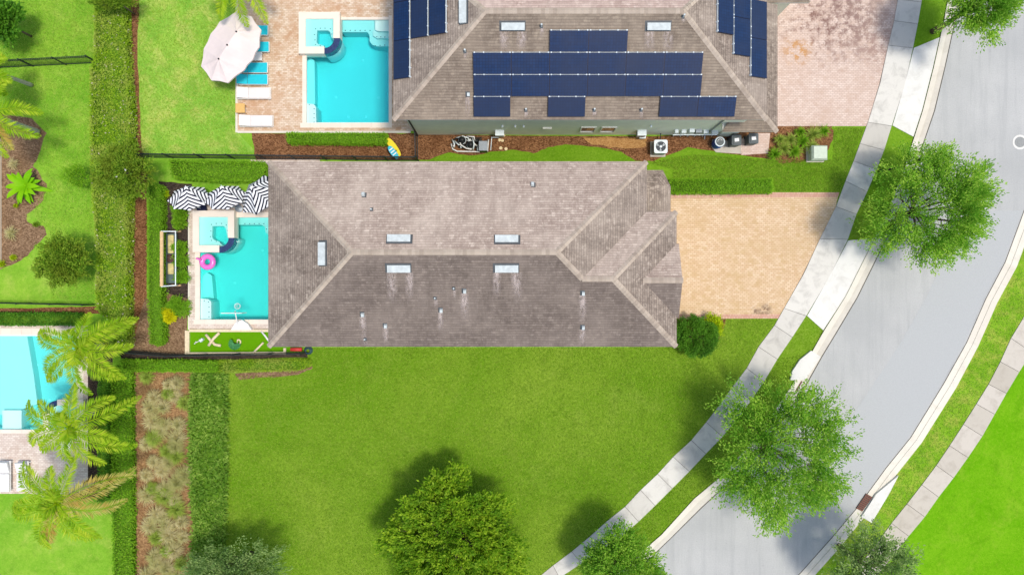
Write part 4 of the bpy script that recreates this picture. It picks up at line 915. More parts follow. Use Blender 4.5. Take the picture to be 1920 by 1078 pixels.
hedge([(310, 575), (350, 565), (350, 590), (318, 592)], .5, 'soft green plants beside the yellow shrub', LF_HEDGE2, 300, .14, .05, cat='plants', name='bedding_plants', wob=.12)

def blades(px, py, rpx_, h, n, wd, mat, name, label, cat, group=None, curl=.5, z0=0.0, upr=.7, parent=None):
    c = W(px, py, h * .5); R = rpx_ / 30.0; V = []
    a = RNG.uniform(0, 2 * math.pi, n); reach = R * RNG.uniform(.35, 1.1, n); hh = h * RNG.uniform(.5, 1.1, n) * (1.15 - reach / R * .35)
    rt = RNG.uniform(0, R * .2, n); ux, uy = np.cos(a), np.sin(a); K = 4; pts = []
    for k in range(K + 1):
        t = k / K; rad = rt + (reach - rt) * t ** (1.15); z = z0 + hh * (math.sin(t * math.pi * .5 * (1 + curl)) if curl else t)
        pts.append(np.column_stack([c.x + ux * rad, c.y + uy * rad, np.maximum(z, .02)]))
    for k in range(K):
        w0 = wd * (1 - (k / K) ** 2) * .5 + .002; w1 = wd * (1 - ((k + 1) / K) ** 2) * .5 + .001; s_ = np.column_stack([-uy, ux, np.zeros(n)])
        V.append(np.stack([pts[k] - s_ * w0, pts[k] + s_ * w0, pts[k + 1] + s_ * w1, pts[k + 1] - s_ * w1], 1).reshape(-1, 3))
    o = quads_obj(name, np.vstack(V), [mat], parent)
    return tag(o, label, cat, group) if not parent else o
LF_LAWN = leafmat('lawn_blades', S(138, 184, 38), S(204, 226, 98), S(170, 204, 66), .5)
LF_LAWN2 = leafmat('yard_blades', S(150, 204, 50), S(216, 236, 120), S(190, 218, 84), .5)
def turf(pts, n, mat, L=.085, wd=.04):
    poly = [tuple(p) for p in WP(pts)]; xs, ys = [p[0] for p in poly], [p[1] for p in poly]
    Q = np.stack([RNG.uniform(min(xs), max(xs), n), RNG.uniform(min(ys), max(ys), n)], 1); Q = Q[inpoly(Q, poly)]
    P = np.column_stack([Q, np.full(len(Q), .01)]); D = RNG.normal(size=(len(P), 3)) * .7; D[:, 2] = np.abs(D[:, 2]) + .55
    return tag(quads_obj('grass', leaf_mesh(P, D, L * RNG.uniform(.6, 1.2, len(P)), wd, upb=2.2), [mat]), kind='stuff')
def inset_x(A, d): return [(x + d, y) for x, y in A]
turf([(428, 704), (560, 704), (590, 690), (590, 640), (1262, 640), (1262, 598), (1452, 598)] + inset_x(WL[14:31], -4) + [(428, 1110)], 170000, LF_LAWN)
turf(inset_x(WR[15:30], 3) + inset_x(KB[13:21][::-1], -3), 80000, LF_LAWN)
turf([(0, 127), (165, 120), (172, 330), (176, 560), (95, 560), (95, 440), (60, 395), (95, 340), (70, 300), (95, 250), (60, 215), (0, 200)], 26000, LF_LAWN2)
turf([(258, 0), (444, 0), (444, 250), (472, 292), (264, 294)], 26000, LF_LAWN2); turf([(0, 0), (174, 0), (174, 118), (0, 128)], 12000, LF_LAWN2)
turf([(1300, 290), (1440, 300), (1562, 300), (1562, 240), (1620, 240), (1575, 360), (1452, 360), (1450, 334), (1262, 334), (1262, 318), (1215, 306), (1240, 300)], 40000, LF_LAWN)
turf([(x - 2, y) for x, y in W2L[5:19]] + [(x + 5, y) for x, y in RB[5:14]][::-1], 60000, LF_LAWN2)
# ornamental grass bed
gp = []
for y in range(712, 1090, 25):
    for x in (284, 309, 336):
        gp.append((x + random.uniform(-10, 10), y + random.uniform(-10, 10)))
for i, (x, y) in enumerate(gp):
    blades(x, y, random.uniform(15, 25), random.uniform(.45, .7), 330, .026, LF_GRASSG if i % 4 == 0 else LF_GRASS, 'fountain_grass_clump', 'arching straw coloured grass clump in the brown bed between hedge and ground cover', 'grass clump', 'ornamental grasses in the brown bed', curl=.55)
# spiky plants by the pink driveway
for i, (x, y, r_) in enumerate([(1452, 290, 17), (1470, 278, 18), (1490, 284, 19), (1482, 262, 16), (1505, 265, 20), (1525, 252, 20), (1545, 246, 15), (1522, 275, 17), (1500, 248, 13), (1462, 262, 13)]):
    blades(x, y, r_, .6, 120, .035, LF_GRASSG if i % 2 else LF_HEDGE2, 'strappy_plant', 'strappy green plant in the mulch bed at the corner of the pink driveway', 'strappy plant', 'strappy plants beside the pink driveway', curl=.45)
for (x, y, r_, lab, m_) in [(20, 437, 17, 'spiky straw yellow grass clump in the mulch bed at the left edge', LF_GRASS), (25, 483, 8, 'tiny yellow green plant in the mulch bed below the spiky clump', LF_YEL),
        (4, 495, 9, 'bright green tuft at the left edge at the tip of the mulch bed', LF_YEL), (68, 421, 8, 'small olive plant at the right point of the left mulch bed', LF_MYR), (30, 386, 5, 'tiny yellow plant just below the broad leaved plant', LF_YEL),
        (24, 308, 14, 'pale straw tuft above the broad leaved plant', LF_GRASS), (302, 500, 8, 'yellow green tuft left of the framed planter', LF_YEL), (312, 364, 9, 'bright yellow green tuft left of the striped parasols', LF_YEL)]:
    blades(x, y, r_, .4, 110, .03, m_, 'grass_tuft', lab, 'grass tuft', curl=.5)
for (x, y, r_, lab) in [(338, 398, 11, 'upper fluffy green plant between the parasols and the framed planter'), (338, 417, 11, 'lower fluffy green plant just above the framed planter'), (338, 466, 10, 'fluffy green plant right of the framed planter, topmost of three'),
        (340, 490, 10, 'fluffy green plant right of the framed planter, middle of three'), (342, 519, 8, 'fluffy green plant right of the framed planter, lowest of three'), (332, 572, 13, 'fluffy green plant beside the pool deck above the yellow shrub')]:
    tree('fern', x, y, r_ + 2, .35, lab, 'fern', LF_HEDGE2, lobes=7, spr=12, per=14, L=.14, Wd=.05, sprL=.25, Rz=.3, trunk_r=.015)
tree('yellow_shrub', 316, 592, 12, .4, 'small bright yellow shrub in the mulch beside the narrow hedge', 'shrub', LF_YELLOW, lobes=7, spr=12, per=14, L=.16, Wd=.09, sprL=.2, Rz=.3, trunk_r=.015)

def broad(px, py, n, L, wd, mat, name, label, cat, z=.5, tilt=.35):
    c = W(px, py, z); r = empty(name, (c.x, c.y, 0), label, cat)
    MB().tube([(c.x, c.y, 0), (c.x, c.y, z)], [.05, .03], 8).build('stem', BARK, r)
    for i in range(n):
        a = i * 2.4 + random.uniform(-.3, .3); l = L * random.uniform(.65, 1.1); el = random.uniform(.1, .9) if i % 3 else 1.0; K = 8; mb = MB(); vs = []
        for k in range(K + 1):
            t = k / K; rad = l * t * math.cos(el * .6); zz = z + l * (math.sin(el) * t - .55 * t * t); w_ = wd * math.sin(min(1, t * 1.02 + .04) * math.pi) ** .55 * .5
            cx_, cy_ = c.x + math.cos(a) * rad, c.y + math.sin(a) * rad; sx, sy = -math.sin(a), math.cos(a)
            vs += [(cx_ + sx * w_, cy_ + sy * w_, zz + w_ * .35), (cx_, cy_, zz), (cx_ - sx * w_, cy_ - sy * w_, zz + w_ * .35)]
        mb.add(vs, [(3 * k, 3 * k + 1, 3 * k + 4, 3 * k + 3) for k in range(K)] + [(3 * k + 1, 3 * k + 2, 3 * k + 5, 3 * k + 4) for k in range(K)])
        mb.build('leaf', mat, r, True)
    return r
broad(48, 349, 19, 1.35, .34, LF_BAN, 'banana_plant', 'bright green broad leaved plant in the left mulch bed', 'banana plant')

def frond_mesh(c, a, L, el, n=64, ll=.6, wd=.05, twist=0.0, droop=.75):
    P, D, LL = [], [], []; rach = []
    for k in range(n + 1):
        t = k / n; rad = L * (math.cos(el) * t * (1 - .12 * t)); z = L * (math.sin(el) * t - droop * t * t)
        ax, ay = math.cos(a + twist * t * t), math.sin(a + twist * t * t); rach.append(np.array([c[0] + ax * rad, c[1] + ay * rad, max(c[2] + z, .1)]))
    rach = np.array(rach)
    for k in range(4, n):
        t = k / n; d = rach[k + 1] - rach[k - 1]; d = d / np.linalg.norm(d); s_ = np.cross(d, [0, 0, 1]); s_ /= np.linalg.norm(s_)
        ln = ll * (math.sin(min(1, t * .95 + .12) * math.pi) ** .5) * random.uniform(.85, 1.1)
        for sg in (-1, 1):
            for rep in range(2):
                P.append(rach[k] + d * random.uniform(-.02, .02)); D.append(s_ * sg + d * (.5 + .6 * t) + np.array([0, 0, random.uniform(-.5, .35)]) + RNG.normal(size=3) * .12); LL.append(ln)
    V = leaf_mesh(np.array(P), np.array(D), np.array(LL), wd, upb=1.2)
    ex = MB().tube([tuple(q) for q in rach[::6]], [.03 * (1 - i / (len(rach[::6]))) + .006 for i in range(len(rach[::6]))], 5)
    return V, ex
def palm(bx, by, cx, cy, h, fr, label, trunk_r=.14, name='palm_tree', mats=None, group=None):
    b = W(bx, by, 0); c = W(cx, cy, h); r = empty(name, (b.x, b.y, 0), label, 'palm tree', group); mb = MB(); n = 14
    pts = [Vector((b.x, b.y, 0)).lerp(c, t / n) + Vector((0, 0, 0)) for t in range(n + 1)]
    mb.tube(pts, [trunk_r * (1.25 - .45 * (k / n)) * (1.06 if k % 2 else 1) for k in range(n + 1)], 12); mb.build('trunk', PALMBARK, r, True)
    for (ang, Lp, el, tw, dry) in fr:
        V, ex = frond_mesh(tuple(c), math.radians(ang), Lp / 24.5, el, twist=tw); quads_obj('frond', V, [LF_PALMD if dry else LF_PALM, LF_YEL], r, ex)
    return r
R_ = lambda: random.uniform(-.35, .35)
palm(194, 648, 146, 652, 4.1, [(38, 108, .5, -.15, 0), (22, 100, .35, .2, 0), (60, 80, .7, .3, 0), (150, 92, .45, .3, 0), (172, 100, .4, -.2, 0), (205, 95, .5, .35, 0), (232, 105, .4, -.3, 0), (262, 95, .5, .3, 0), (300, 85, .4, .3, 0), (328, 95, .45, -.2, 0), (350, 92, .5, .25, 0), (100, 60, 1.0, 0, 0), (280, 50, 1.0, 0, 0), (10, 50, 1.0, .3, 0)],
     'palm tree leaning over the top corner of the pale aqua pool')
palm(186, 766, 130, 800, 4.3, [(15, 118, .4, .2, 0), (45, 95, .55, -.2, 0), (75, 85, .6, .3, 0), (140, 90, .4, .3, 0), (168, 112, .4, -.2, 0), (190, 100, .5, .3, 0), (225, 85, .5, -.3, 0), (255, 75, .6, .3, 0), (292, 90, .4, .2, 0), (325, 110, .4, .25, 0), (350, 95, .6, -.2, 0), (110, 50, 1.0, 0, 0), (300, 45, 1.1, 0, 0)],
     'palm tree whose fronds cover the small spa beside the pale aqua pool')
palm(183, 898, 108, 942, 4.4, [(12, 128, .4, .25, 1), (32, 130, .45, -.3, 1), (60, 95, .6, .3, 0), (95, 80, .7, .2, 0), (130, 100, .45, .3, 0), (155, 112, .4, -.2, 0), (180, 105, .45, .25, 0), (205, 115, .4, -.3, 0), (235, 105, .45, .3, 0), (262, 90, .5, -.3, 1), (290, 95, .45, .3, 0), (318, 100, .45, -.2, 0), (342, 105, .4, .3, 1), (80, 50, 1.1, 0, 0), (220, 50, 1.1, 0, 0)],
     'palm tree with some dry tips leaning from the angled deck corner at lower left')
palm(72, 248, -22, 214, 5.0, [(16, 78, .4, -.2, 0), (-34, 84, .45, .2, 0), (-55, 70, .5, -.2, 1), (70, 70, .6, 0, 0), (-85, 80, .5, .2, 0), (150, 90, .4, 0, 0), (200, 90, .4, 0, 0), (110, 70, .6, 0, 0)],
     'palm tree with a leaning pale trunk at the left edge above the mulch bed')
palm(60, 160, -30, 128, 4.8, [(-35, 42, .4, .2, 0), (-60, 50, .4, 0, 0), (40, 40, .5, 0, 0), (180, 60, .4, 0, 0), (240, 55, .4, 0, 0)], 'palm tree mostly outside the left edge below the short fence', .1)
# two fronds hanging in at the top by the umbrella
palm(466, -10, 446, -58, 4.6, [(268, 92, .4, .1, 0), (300, 95, .4, -.1, 0), (240, 90, .4, 0, 0), (330, 70, .5, 0, 0), (20, 80, .5, 0, 0), (150, 80, .5, 0, 0), (200, 80, .5, 0, 0)], 'palm tree above the top edge hanging two fronds beside the big umbrella', .12)

# ------------------------------------------------------------ fences
def fence(pts, label, h=1.35, step=1.85, pick=.11, m=FENCE, mesh=False):
    P = [W(*p) for p in pts]; r = empty('fence', tuple(P[0]), label, 'fence')
    for k in range(len(P) - 1):
        a, b = P[k], P[k + 1]; L = (b - a).length; u = (b - a) / L; v = Vector((-u.y, u.x, 0)); Z = Vector((0, 0, 1)); n = max(1, round(L / step))
        for i in range(n + (1 if k == len(P) - 2 else 0)):
            p = a + u * (L * i / n); mb = MB().frame(p, u, v, Z, .065, .065, 0, h + .06).frame(p, u, v, Z, .085, .085, h + .06, h + .09, 0, .5); po = mb.build('post', m, r)
        mr = MB()
        for z_ in (.15, h - .2, h): mr.frame(a + u * L / 2 + Z * z_, u, v, Z, L, .035, -.02, .02)
        mr.build('rail', m, r); mp = MB(); q = int(L / pick)
        for i in range(1, q): mp.frame(a + u * (L * i / q), u, v, Z, .018, .018, .06, h + .0)
        tag(mp.build('pickets', m, r), kind=None)
    return r
fence([(-60, 131), (186, 119)], 'black picket fence crossing the left lawn at the top')
fence([(268, 296), (785, 302)], 'long black picket fence between the striped parasols and the upper backyard')
fence([(783, 256), (784, 300)], 'short black fence section beside the yellow paddleboard', step=1.3)
fence([(-60, 566), (180, 571)], 'black picket fence on the left between the lawn and the low dark hedge')
fence([(222, 655), (330, 664), (575, 660)], 'black picket fence below the putting green')

# ------------------------------------------------------------ garden and pool objects
def lounger(px, py, Lpx, Wpx, label, cushioned, back=.33, rz=0.0, group=None):
    c = W(px, py, .36); L, Wd = Lpx / 30.3, Wpx / 30.3; r = empty('sun_lounger', (c.x, c.y, 0), label, 'sun lounger', group)
    m0 = CUSH if cushioned else WHITE; bx_ = -L / 2 + L * back; mb = MB()
    for s in (-1, 1): mb.tube([(c.x - L / 2, c.y + s * Wd * .46, .30), (c.x + L / 2, c.y + s * Wd * .46, .30)], .025, 8)
    for x_ in (-L / 2, L / 2): mb.tube([(c.x + x_, c.y - Wd * .46, .30), (c.x + x_, c.y + Wd * .46, .30)], .025, 8)
    mb.build('frame', WHITE, r)
    for sx in (-.42, .42):
        for sy in (-.44, .44): MB().tube([(c.x + L * sx, c.y + Wd * sy, 0), (c.x + L * sx, c.y + Wd * sy, .29)], .025, 8).build('leg', WHITE, r)
    t = .10 if cushioned else .03; Ls = L / 2 - bx_
    s_ = MB().rbox((c.x + (bx_ + L / 2) / 2, c.y, .33 + t / 2), (Ls - .03, Wd * .92, t), .04); s_.build('seat', CUSH if cushioned else TEAL, r, cushioned)
    al = .28; bl = L * back; mb = MB(); u = Vector((-math.cos(al), 0, math.sin(al))); n = Vector((math.sin(al), 0, math.cos(al))); p = Vector((c.x + bx_ - .01, c.y, .33)) + u * bl / 2
    mb.frame(p, u, (0, 1, 0), n, bl, Wd * .92, 0, t, 0, .985); mb.build('backrest', CUSH if cushioned else TEAL, r)
    return r
lounger(477, 57, 50, 19, 'teal lounger under the beige umbrella, topmost of its row', False)
lounger(476, 88, 56, 20, 'teal lounger above the small white table, half under the umbrella', False)
lounger(473, 127, 56, 20, 'teal lounger just below the small white table, nearly clear of the umbrella', False)
lounger(473, 149, 57, 20, 'teal lounger beside the cream one, lower of the teal pair', False)
lounger(476, 175, 62, 22, 'cream cushioned lounger between the teal loungers and the orange side table', True)
lounger(480.5, 227, 62, 22, 'cream cushioned lounger below the orange side table', True)
def side_table(px, py, s_, h, m, label):
    c = W(px, py, h); r = empty('side_table', (c.x, c.y, 0), label, 'side table'); MB().rbox((c.x, c.y, h - .02), (s_, s_, .04), .03).build('table_top', m, r)
    for a in (-1, 1):
        for b in (-1, 1): MB().box((c.x + a * s_ * .4, c.y + b * s_ * .4, (h - .04) / 2), (.04, .04, h - .04)).build('leg', m, r)
side_table(483, 106, .52, .42, WHITE, 'small white side table between two teal loungers')
side_table(450, 203, .58, .5, ORANGE, 'square orange wooden side table between the cream loungers')
def up_lounger(px, py, wp, lp, label):
    a = W(px, py, .36); L, Wd = lp / 30.3, wp / 30.3; r = empty('sun_lounger', (a.x, a.y, 0), label, 'sun lounger')
    MB().box((a.x, a.y, .27), (Wd, L, .06)).build('frame', WHITE, r); MB().rbox((a.x, a.y - L * .2, .37), (Wd * .96, L * .58, .12), .04).build('seat', WHITE, r)
    MB().frame((a.x, a.y + L * .3, .45), (1, 0, 0), Vector((0, 1, .35)).normalized(), Vector((0, -.35, 1)).normalized(), Wd * .96, L * .38, -.05, .06).build('backrest', WHITE, r)
    for sx in (-1, 1):
        for sy in (-1, 1): MB().box((a.x + sx * Wd * .45, a.y + sy * L * .45, .12), (.05, .05, .24)).build('leg', WHITE, r)
up_lounger(8, 893, 21, 58, 'white lounger on the lower left deck, cut by the left edge'); up_lounger(42, 893, 20, 56, 'white lounger on the lower left deck, clear of the left edge')
side_table(122, 832, .9, .4, WHITE, 'pale table under the palm fronds on the lower left deck')

# big beige umbrella
z0u, z1u = 2.45, 2.95
oc = [(440, 24), (471, 31), (489.5, 56), (486, 88), (474, 112), (457, 132), (427, 156), (396, 151), (377, 125), (382, 92), (395, 64), (412, 41)]
oc = [W(x, y, z0u) for x, y in oc]; tops = [W(443, 60, z1u), W(426, 85, z1u + .04), W(410, 111, z1u)]
base = (tops[1].x, tops[1].y, 0); um = empty('garden_umbrella', base, 'large oval beige umbrella over the teal loungers', 'umbrella')
near = lambda p: min(range(3), key=lambda k: (tops[k].to_2d() - p.to_2d()).length)
mb = MB(); n = len(oc); K = 5
for i in range(n):
    a, b = oc[i], oc[(i + 1) % n]; ta, tb = tops[near(a)], tops[near(b)]; mid = (a + b) / 2; mid = mid.lerp((ta + tb) / 2, .035)
    rows = []
    for k in range(K + 1):
        t = k / K; L0, L2 = a.lerp(ta, t), b.lerp(tb, t); M_ = (mid.lerp((ta + tb) / 2, t)) - Vector((0, 0, .05 * math.sin(t * math.pi) * 1.2)); rows.append([L0, M_, L2])
    vs = [p for rw in rows for p in rw]; fs = []
    for k in range(K):
        for j in range(2): fs.append((k * 3 + j, k * 3 + j + 1, (k + 1) * 3 + j + 1, (k + 1) * 3 + j))
    mb.add(vs, fs)
    vs2 = [a, mid, b, b - Vector((0, 0, .12)), mid - Vector((0, 0, .12)), a - Vector((0, 0, .12))]; mb.add(vs2, [(0, 1, 4, 5), (1, 2, 3, 4)])
mb.build('canopy', CANVAS, um)
for t_ in (tops[0], tops[2], tops[1]):
    MB().lathe(tuple(t_ + Vector((0, 0, -.02))), [(.05, 0), (.05, .06), (.02, .09)], 10).build('cap', BLACK, um)
MB().tube([base, tuple(tops[1])], .035, 10).build('pole', METAL_G, um)
for q in oc: MB().tube([tuple(tops[near(q)] - Vector((0, 0, .08))), tuple(q - Vector((0, 0, .04)))], .012, 5).build('rib', METAL_G, um)
MB().lathe(base, [(.35, 0), (.35, .06), (.08, .12), (.05, .2)], 20).build('base', METAL_G, um)

# black and white striped parasols (tilted)
def stripe_mat():
    m, nt, b, g = new_mat('striped_canvas', .9, .1); uv = nt.nodes.new('ShaderNodeUVMap'); uv.uv_map = 'UVMap'
    x = nd(nt, 'ShaderNodeSeparateXYZ', {0: uv.outputs[0]}).outputs[0]; f = mth(nt, 'FRACT', mth(nt, 'DIVIDE', x, .185))
    k = mth(nt, 'GREATER_THAN', f, .56); setc(nt, b, mix(nt, k, S(250, 250, 250), S(26, 28, 48))); return m
STRIPE = stripe_mat()
def parasol(px, py, z, R, tilt, az, label, spin=0.0, hgt=.85, seg=8):
    """apex at pixel (px,py,z); the canopy leans so its open side faces away from az (deg)"""
    ap = W(px, py, z); az = math.radians(az); ax = Vector((math.cos(az) * math.sin(tilt), math.sin(az) * math.sin(tilt), math.cos(tilt)))   # parasol axis
    e1 = ax.cross(Vector((0, 0, 1)));  e1 = e1.normalized(); e2 = ax.cross(e1)
    hub = ap - ax * hgt; foot = Vector((hub.x - ax.x * .6, hub.y - ax.y * .6, 0)); r = empty('striped_parasol', tuple(foot), label, 'parasol')
    rim = [hub + (e1 * math.cos(2 * math.pi * (i + spin) / seg) + e2 * math.sin(2 * math.pi * (i + spin) / seg)) * R for i in range(seg)]
    up, un = MB(), MB()
    for i in range(seg):
        a, b = rim[i], rim[(i + 1) % seg]; rib = (a if i % 2 else b) - ap; n_ = (a - ap).cross(b - ap).normalized(); pr_ = rib.normalized().cross(n_)
        K = 6; vs, uv = [], []
        for k in range(K + 1):
            t = k / K
            for s_ in (0, .25, .5, .75, 1):
                rimp = a.lerp(b, s_).lerp(hub, .07 * math.sin(math.pi * s_)); p = ap.lerp(rimp, t) - ax * (.05 * math.sin(math.pi * s_) * math.sin(math.pi * t)); vs.append(p)
                uv.append((abs((p - ap).dot(pr_)) * .82 + (p - ap).dot(rib.normalized()) * .42, t))
        fs = [(k * 5 + j, k * 5 + j + 1, (k + 1) * 5 + j + 1, (k + 1) * 5 + j) for k in range(K) for j in range(4)]
        up.add(vs, fs, 0, [[uv[q] for q in f] for f in fs]); un.add([v - ax * .015 for v in vs], fs)
    up.build('canopy', STRIPE, r); un.build('lining', NAVY, r)
    MB().tube([tuple(foot), (foot.x, foot.y, z - hgt - .7), tuple(hub), tuple(ap + ax * .06)], .022, 8).build('pole', METAL_W, r)
    for q in rim: MB().tube([tuple(ap - ax * .04), tuple(q - ax * .03)], .01, 5).build('rib', METAL_G, r)
    MB().lathe(tuple(foot), [(.24, 0), (.24, .07), (.05, .12)], 16).build('base', METAL_G, r)
parasol(348, 350, 2.6, 1.22, .78, 84, 'striped black and white parasol, leftmost of the three by the spa', .5)
parasol(415, 349, 2.65, 1.22, .78, 90, 'striped black and white parasol in the middle of the three by the spa', .5)
parasol(470, 350, 2.8, 1.45, .6, 128, 'striped black and white parasol partly hidden by the house roof', .3)
# dark seats under the parasols
for (x, y, lab) in [(378, 386, 'dark seat peeking out below the leftmost striped parasol'), (476, 386, 'dark seat peeking out below the parasol next to the roof')]:
    c = W(x, y, .4); r = empty('patio_chair', (c.x, c.y, 0), lab, 'chair'); MB().rbox((c.x, c.y, .42), (.6, .6, .08), .05).build('seat', NAVY, r)
    MB().rbox((c.x, c.y + .3, .66), (.6, .07, .42), .03).build('backrest', NAVY, r)
    for a in (-1, 1):
        for b in (-1, 1): MB().box((c.x + a * .26, c.y + b * .26, .19), (.04, .04, .38)).build('leg', BLACK, r)
# ring float
c = W(389, 491, .06); r = empty('swim_ring', (c.x, c.y, -.06), 'pink flamingo ring float at the edge of the green turquoise pool', 'swim ring')
MB().torus((c.x, c.y, .05), .34, .17, 36, 14).build('ring', PINK, r, True)
MB().tube([(c.x - .3, c.y + .12, .12), (c.x - .42, c.y + .16, .38), (c.x - .5, c.y + .2, .46), (c.x - .56, c.y + .16, .40)], [.08, .06, .06, .03], 10).build('neck', PINK, r, True)
# pool hoop
c = W(458, 608, .1); r = empty('pool_basketball_hoop', (c.x, c.y, 0), 'white poolside basketball hoop on a triangular base beside the putting green', 'basketball hoop')
bt = [W(437, 617, .35), W(445, 603, .4), W(459, 600, .45), (W(468, 607, .4)), W(477, 618, .35)]
MB().prism([p.to_2d() for p in (W(437, 618), W(446, 604), W(458, 599), W(468, 606), W(476, 618))], .02, .36).build('base', WHITE, r, False)
p0, p1 = W(446, 610, .4), W(441, 586, 1.0); MB().tube([p0, p1, W(441, 583, 1.1)], .035, 8).build('arm', WHITE, r)
a, b = W(421, 587, 1.1), W(460, 586, 1.1); m_ = (a + b) / 2; MB().frame((m_.x, m_.y, .85), (1, 0, 0), (0, 1, 0), (0, 0, 1), (b - a).length, .045, 0, .8).build('backboard', WHITE, r)
q = W(445, 574, 1.05); MB().torus((q.x, q.y, 1.05), .17, .018, 24, 8).build('rim', WHITE, r, True)
mn = MB()
for k in range(10):
    t = k * math.pi / 5; mn.tube([(q.x + .17 * math.cos(t), q.y + .17 * math.sin(t), 1.04), (q.x + .1 * math.cos(t + .3), q.y + .1 * math.sin(t + .3), .75)], .008, 4)
    mn.tube([(q.x + .17 * math.cos(t), q.y + .17 * math.sin(t), 1.04), (q.x + .1 * math.cos(t - .3), q.y + .1 * math.sin(t - .3), .75)], .008, 4)
mn.build('net', WHITE, r)
# putting green
g0 = W(446, 640); r = empty('putting_green', (g0.x, g0.y, 0), 'bright artificial putting green with timber edging beside the house corner', 'putting green')
MB().prism(WP([(353, 622), (560, 622), (560, 661), (353, 661)]), .0, .05).build('turf', TURF, r)
for q in ([(349, 619), (357, 620), (357, 664), (349, 664)], [(357, 617.5), (560, 617.5), (560, 622), (357, 622)], [(357, 660), (537, 659), (537, 663), (357, 664)], [(533, 652), (537.5, 652), (537.5, 659), (533, 659)]):
    MB().prism(WP(q), 0, .17).build('edging', WOOD_P, r)
sheet('mulch_bed', wav([(222, 656), (349, 665), (575, 661), (577, 670), (400, 674), (228, 672)], 8, 1.0), MULCH_D, 2.0)
def log(pts, rad, label, m=WOOD_P, name='timber_log', cat='log', z=.12):
    P = [W(x, y, z) for x, y in pts]; mb = MB()
    mb.tube(P, rad, 10); return tag(mb.build(name, m, None, True), label, cat)
log([(386, 627), (394, 637), (403, 646), (414, 648)], .085, 'curved pale log crossing under another on the putting green', z=.14)
log([(411, 624), (400, 635), (391, 648)], .085, 'pale log lying on top of the curved one, forming an X', z=.32)
MB_ = MB().prism(WP([(377, 638), (382, 633), (385, 636), (380, 641)]), .05, .3); tag(MB_.build('putting_block', METAL_W), 'small white block beside the X of logs', 'block')
log([(494, 642), (484, 652), (475, 661)], .06, 'straight timber ramp near the lower edging of the putting green', z=.2)
log([(490, 621), (498, 631), (506, 642)], .055, 'straight timber ramp by the house roof edge on the putting green', WHITE, z=.15)
mb = MB().tube([W(366, 643, .08), W(370, 641, .1), W(374, 639, .08)], .022, 6); 
for p in ((365, 644), (367, 641), (374, 637), (376, 640)): q = W(*p, .08); mb.lathe((q.x, q.y, .05), [(.02, 0), (.045, .03), (.02, .07)], 8)
tag(mb.build('toy_bone', WHITE, None, True), 'small white bone shaped toy at the left end of the putting green', 'toy')
c = W(447, 641, .15)
mb = MB().torus((c.x, c.y, .14), .13, .05, 14, 8, a0=-2.2, a1=2.4); tag(mb.build('curved_log', WOOD_P, None, True), 'small curved pale timber ring beside the little palm on the putting green', 'timber ring')
c = W(438, 645, .5); r = empty('potted_palm', (c.x, c.y, .05), 'little blue green palm on the putting green', 'small palm')
MB().tube([(c.x, c.y, .05), (c.x, c.y, .4)], [.04, .03], 8).build('trunk', BARK, r)
for i in range(9):
    V, ex = frond_mesh((c.x, c.y, .4), math.radians(140 + i * 26), .5, .5, n=14, ll=.16, wd=.035, droop=.6); quads_obj('frond', V, [LF_TEALP, LF_TEALP], r, ex)
# red tube and hose coil
mb = MB().tube([W(545, 655, .5), W(566, 655, .5)], .12, 12); r = tag(mb.build('red_tube', RED, None, True), 'red roll lying beside the house wall at the fence corner', 'red roll')
c = W(577, 657, .2); r = empty('hose_reel', (c.x, c.y, 0), 'coiled dark teal hose at the fence corner beside the red roll', 'hose coil'); dt = plain('hose_teal', S(50, 80, 88), .5)
for k in range(4): MB().torus((c.x + .01 * k, c.y - .01 * k, .06 + .07 * k), .24 - .03 * k, .035, 20, 6).build('coil', dt, r, True)
# framed planter (timber and white metal frame)
r = empty('garden_swing', tuple(W(322, 485)), 'narrow frame of tan timber and white metal with tan cushions inside, left of the spa', 'garden swing')
zt = 1.9
A, B = W(303, 434, zt), W(303.5, 537, zt); C_, D_ = W(329, 434, 1.7), W(329, 535, 1.7)
MB().frame(((A + B) / 2), (1, 0, 0), (0, 1, 0), (0, 0, 1), .17, abs(A.y - B.y), -.06, .05).build('top_beam', WOOD, r)
MB().tube([C_, D_], .03, 8).build('rail', METAL_W, r)
for a, b in ((A, C_), (B, D_)): MB().tube([a + Vector((0, 0, .02)), b], .035, 8).build('rail', METAL_W, r)
for a, yy in ((A, 434), (B, 535)):
    MB().tube([a, W(312, yy, 0)], .045, 8).build('leg', METAL_W, r); q = W(331, yy, .05); MB().box((q.x, q.y, .05), (.55, .1, .1)).build('foot', WOOD, r)
    MB().tube([(C_ if yy == 434 else D_), (q.x + .1, q.y, .1)], .035, 8).build('leg', METAL_W, r)
sx = W(321, 0, .45).x; ya, yb = W(0, 438, .45).y, W(0, 531, .45).y
MB().box((sx, (ya + yb) / 2, .4), (.66, abs(ya - yb), .05)).build('seat', plain('seat_grey', S(96, 112, 108), .8), r)
cu = plain('tan_cushion', S(214, 196, 136), .9, .1, 0, .2, 4)
for f0, f1 in ((.03, .40), (.60, .82)): MB().rbox((sx, ya + (yb - ya) * (f0 + f1) / 2, .48), (.36, abs(yb - ya) * (f1 - f0), .12), .06).build('cushion', cu, r, False)
MB().rbox((sx, ya + (yb - ya) * .5, .5), (.42, .5, .16), .08).build('blanket', plain('brown_blanket', S(92, 66, 62), .9, .1, 0, .4, 9), r)
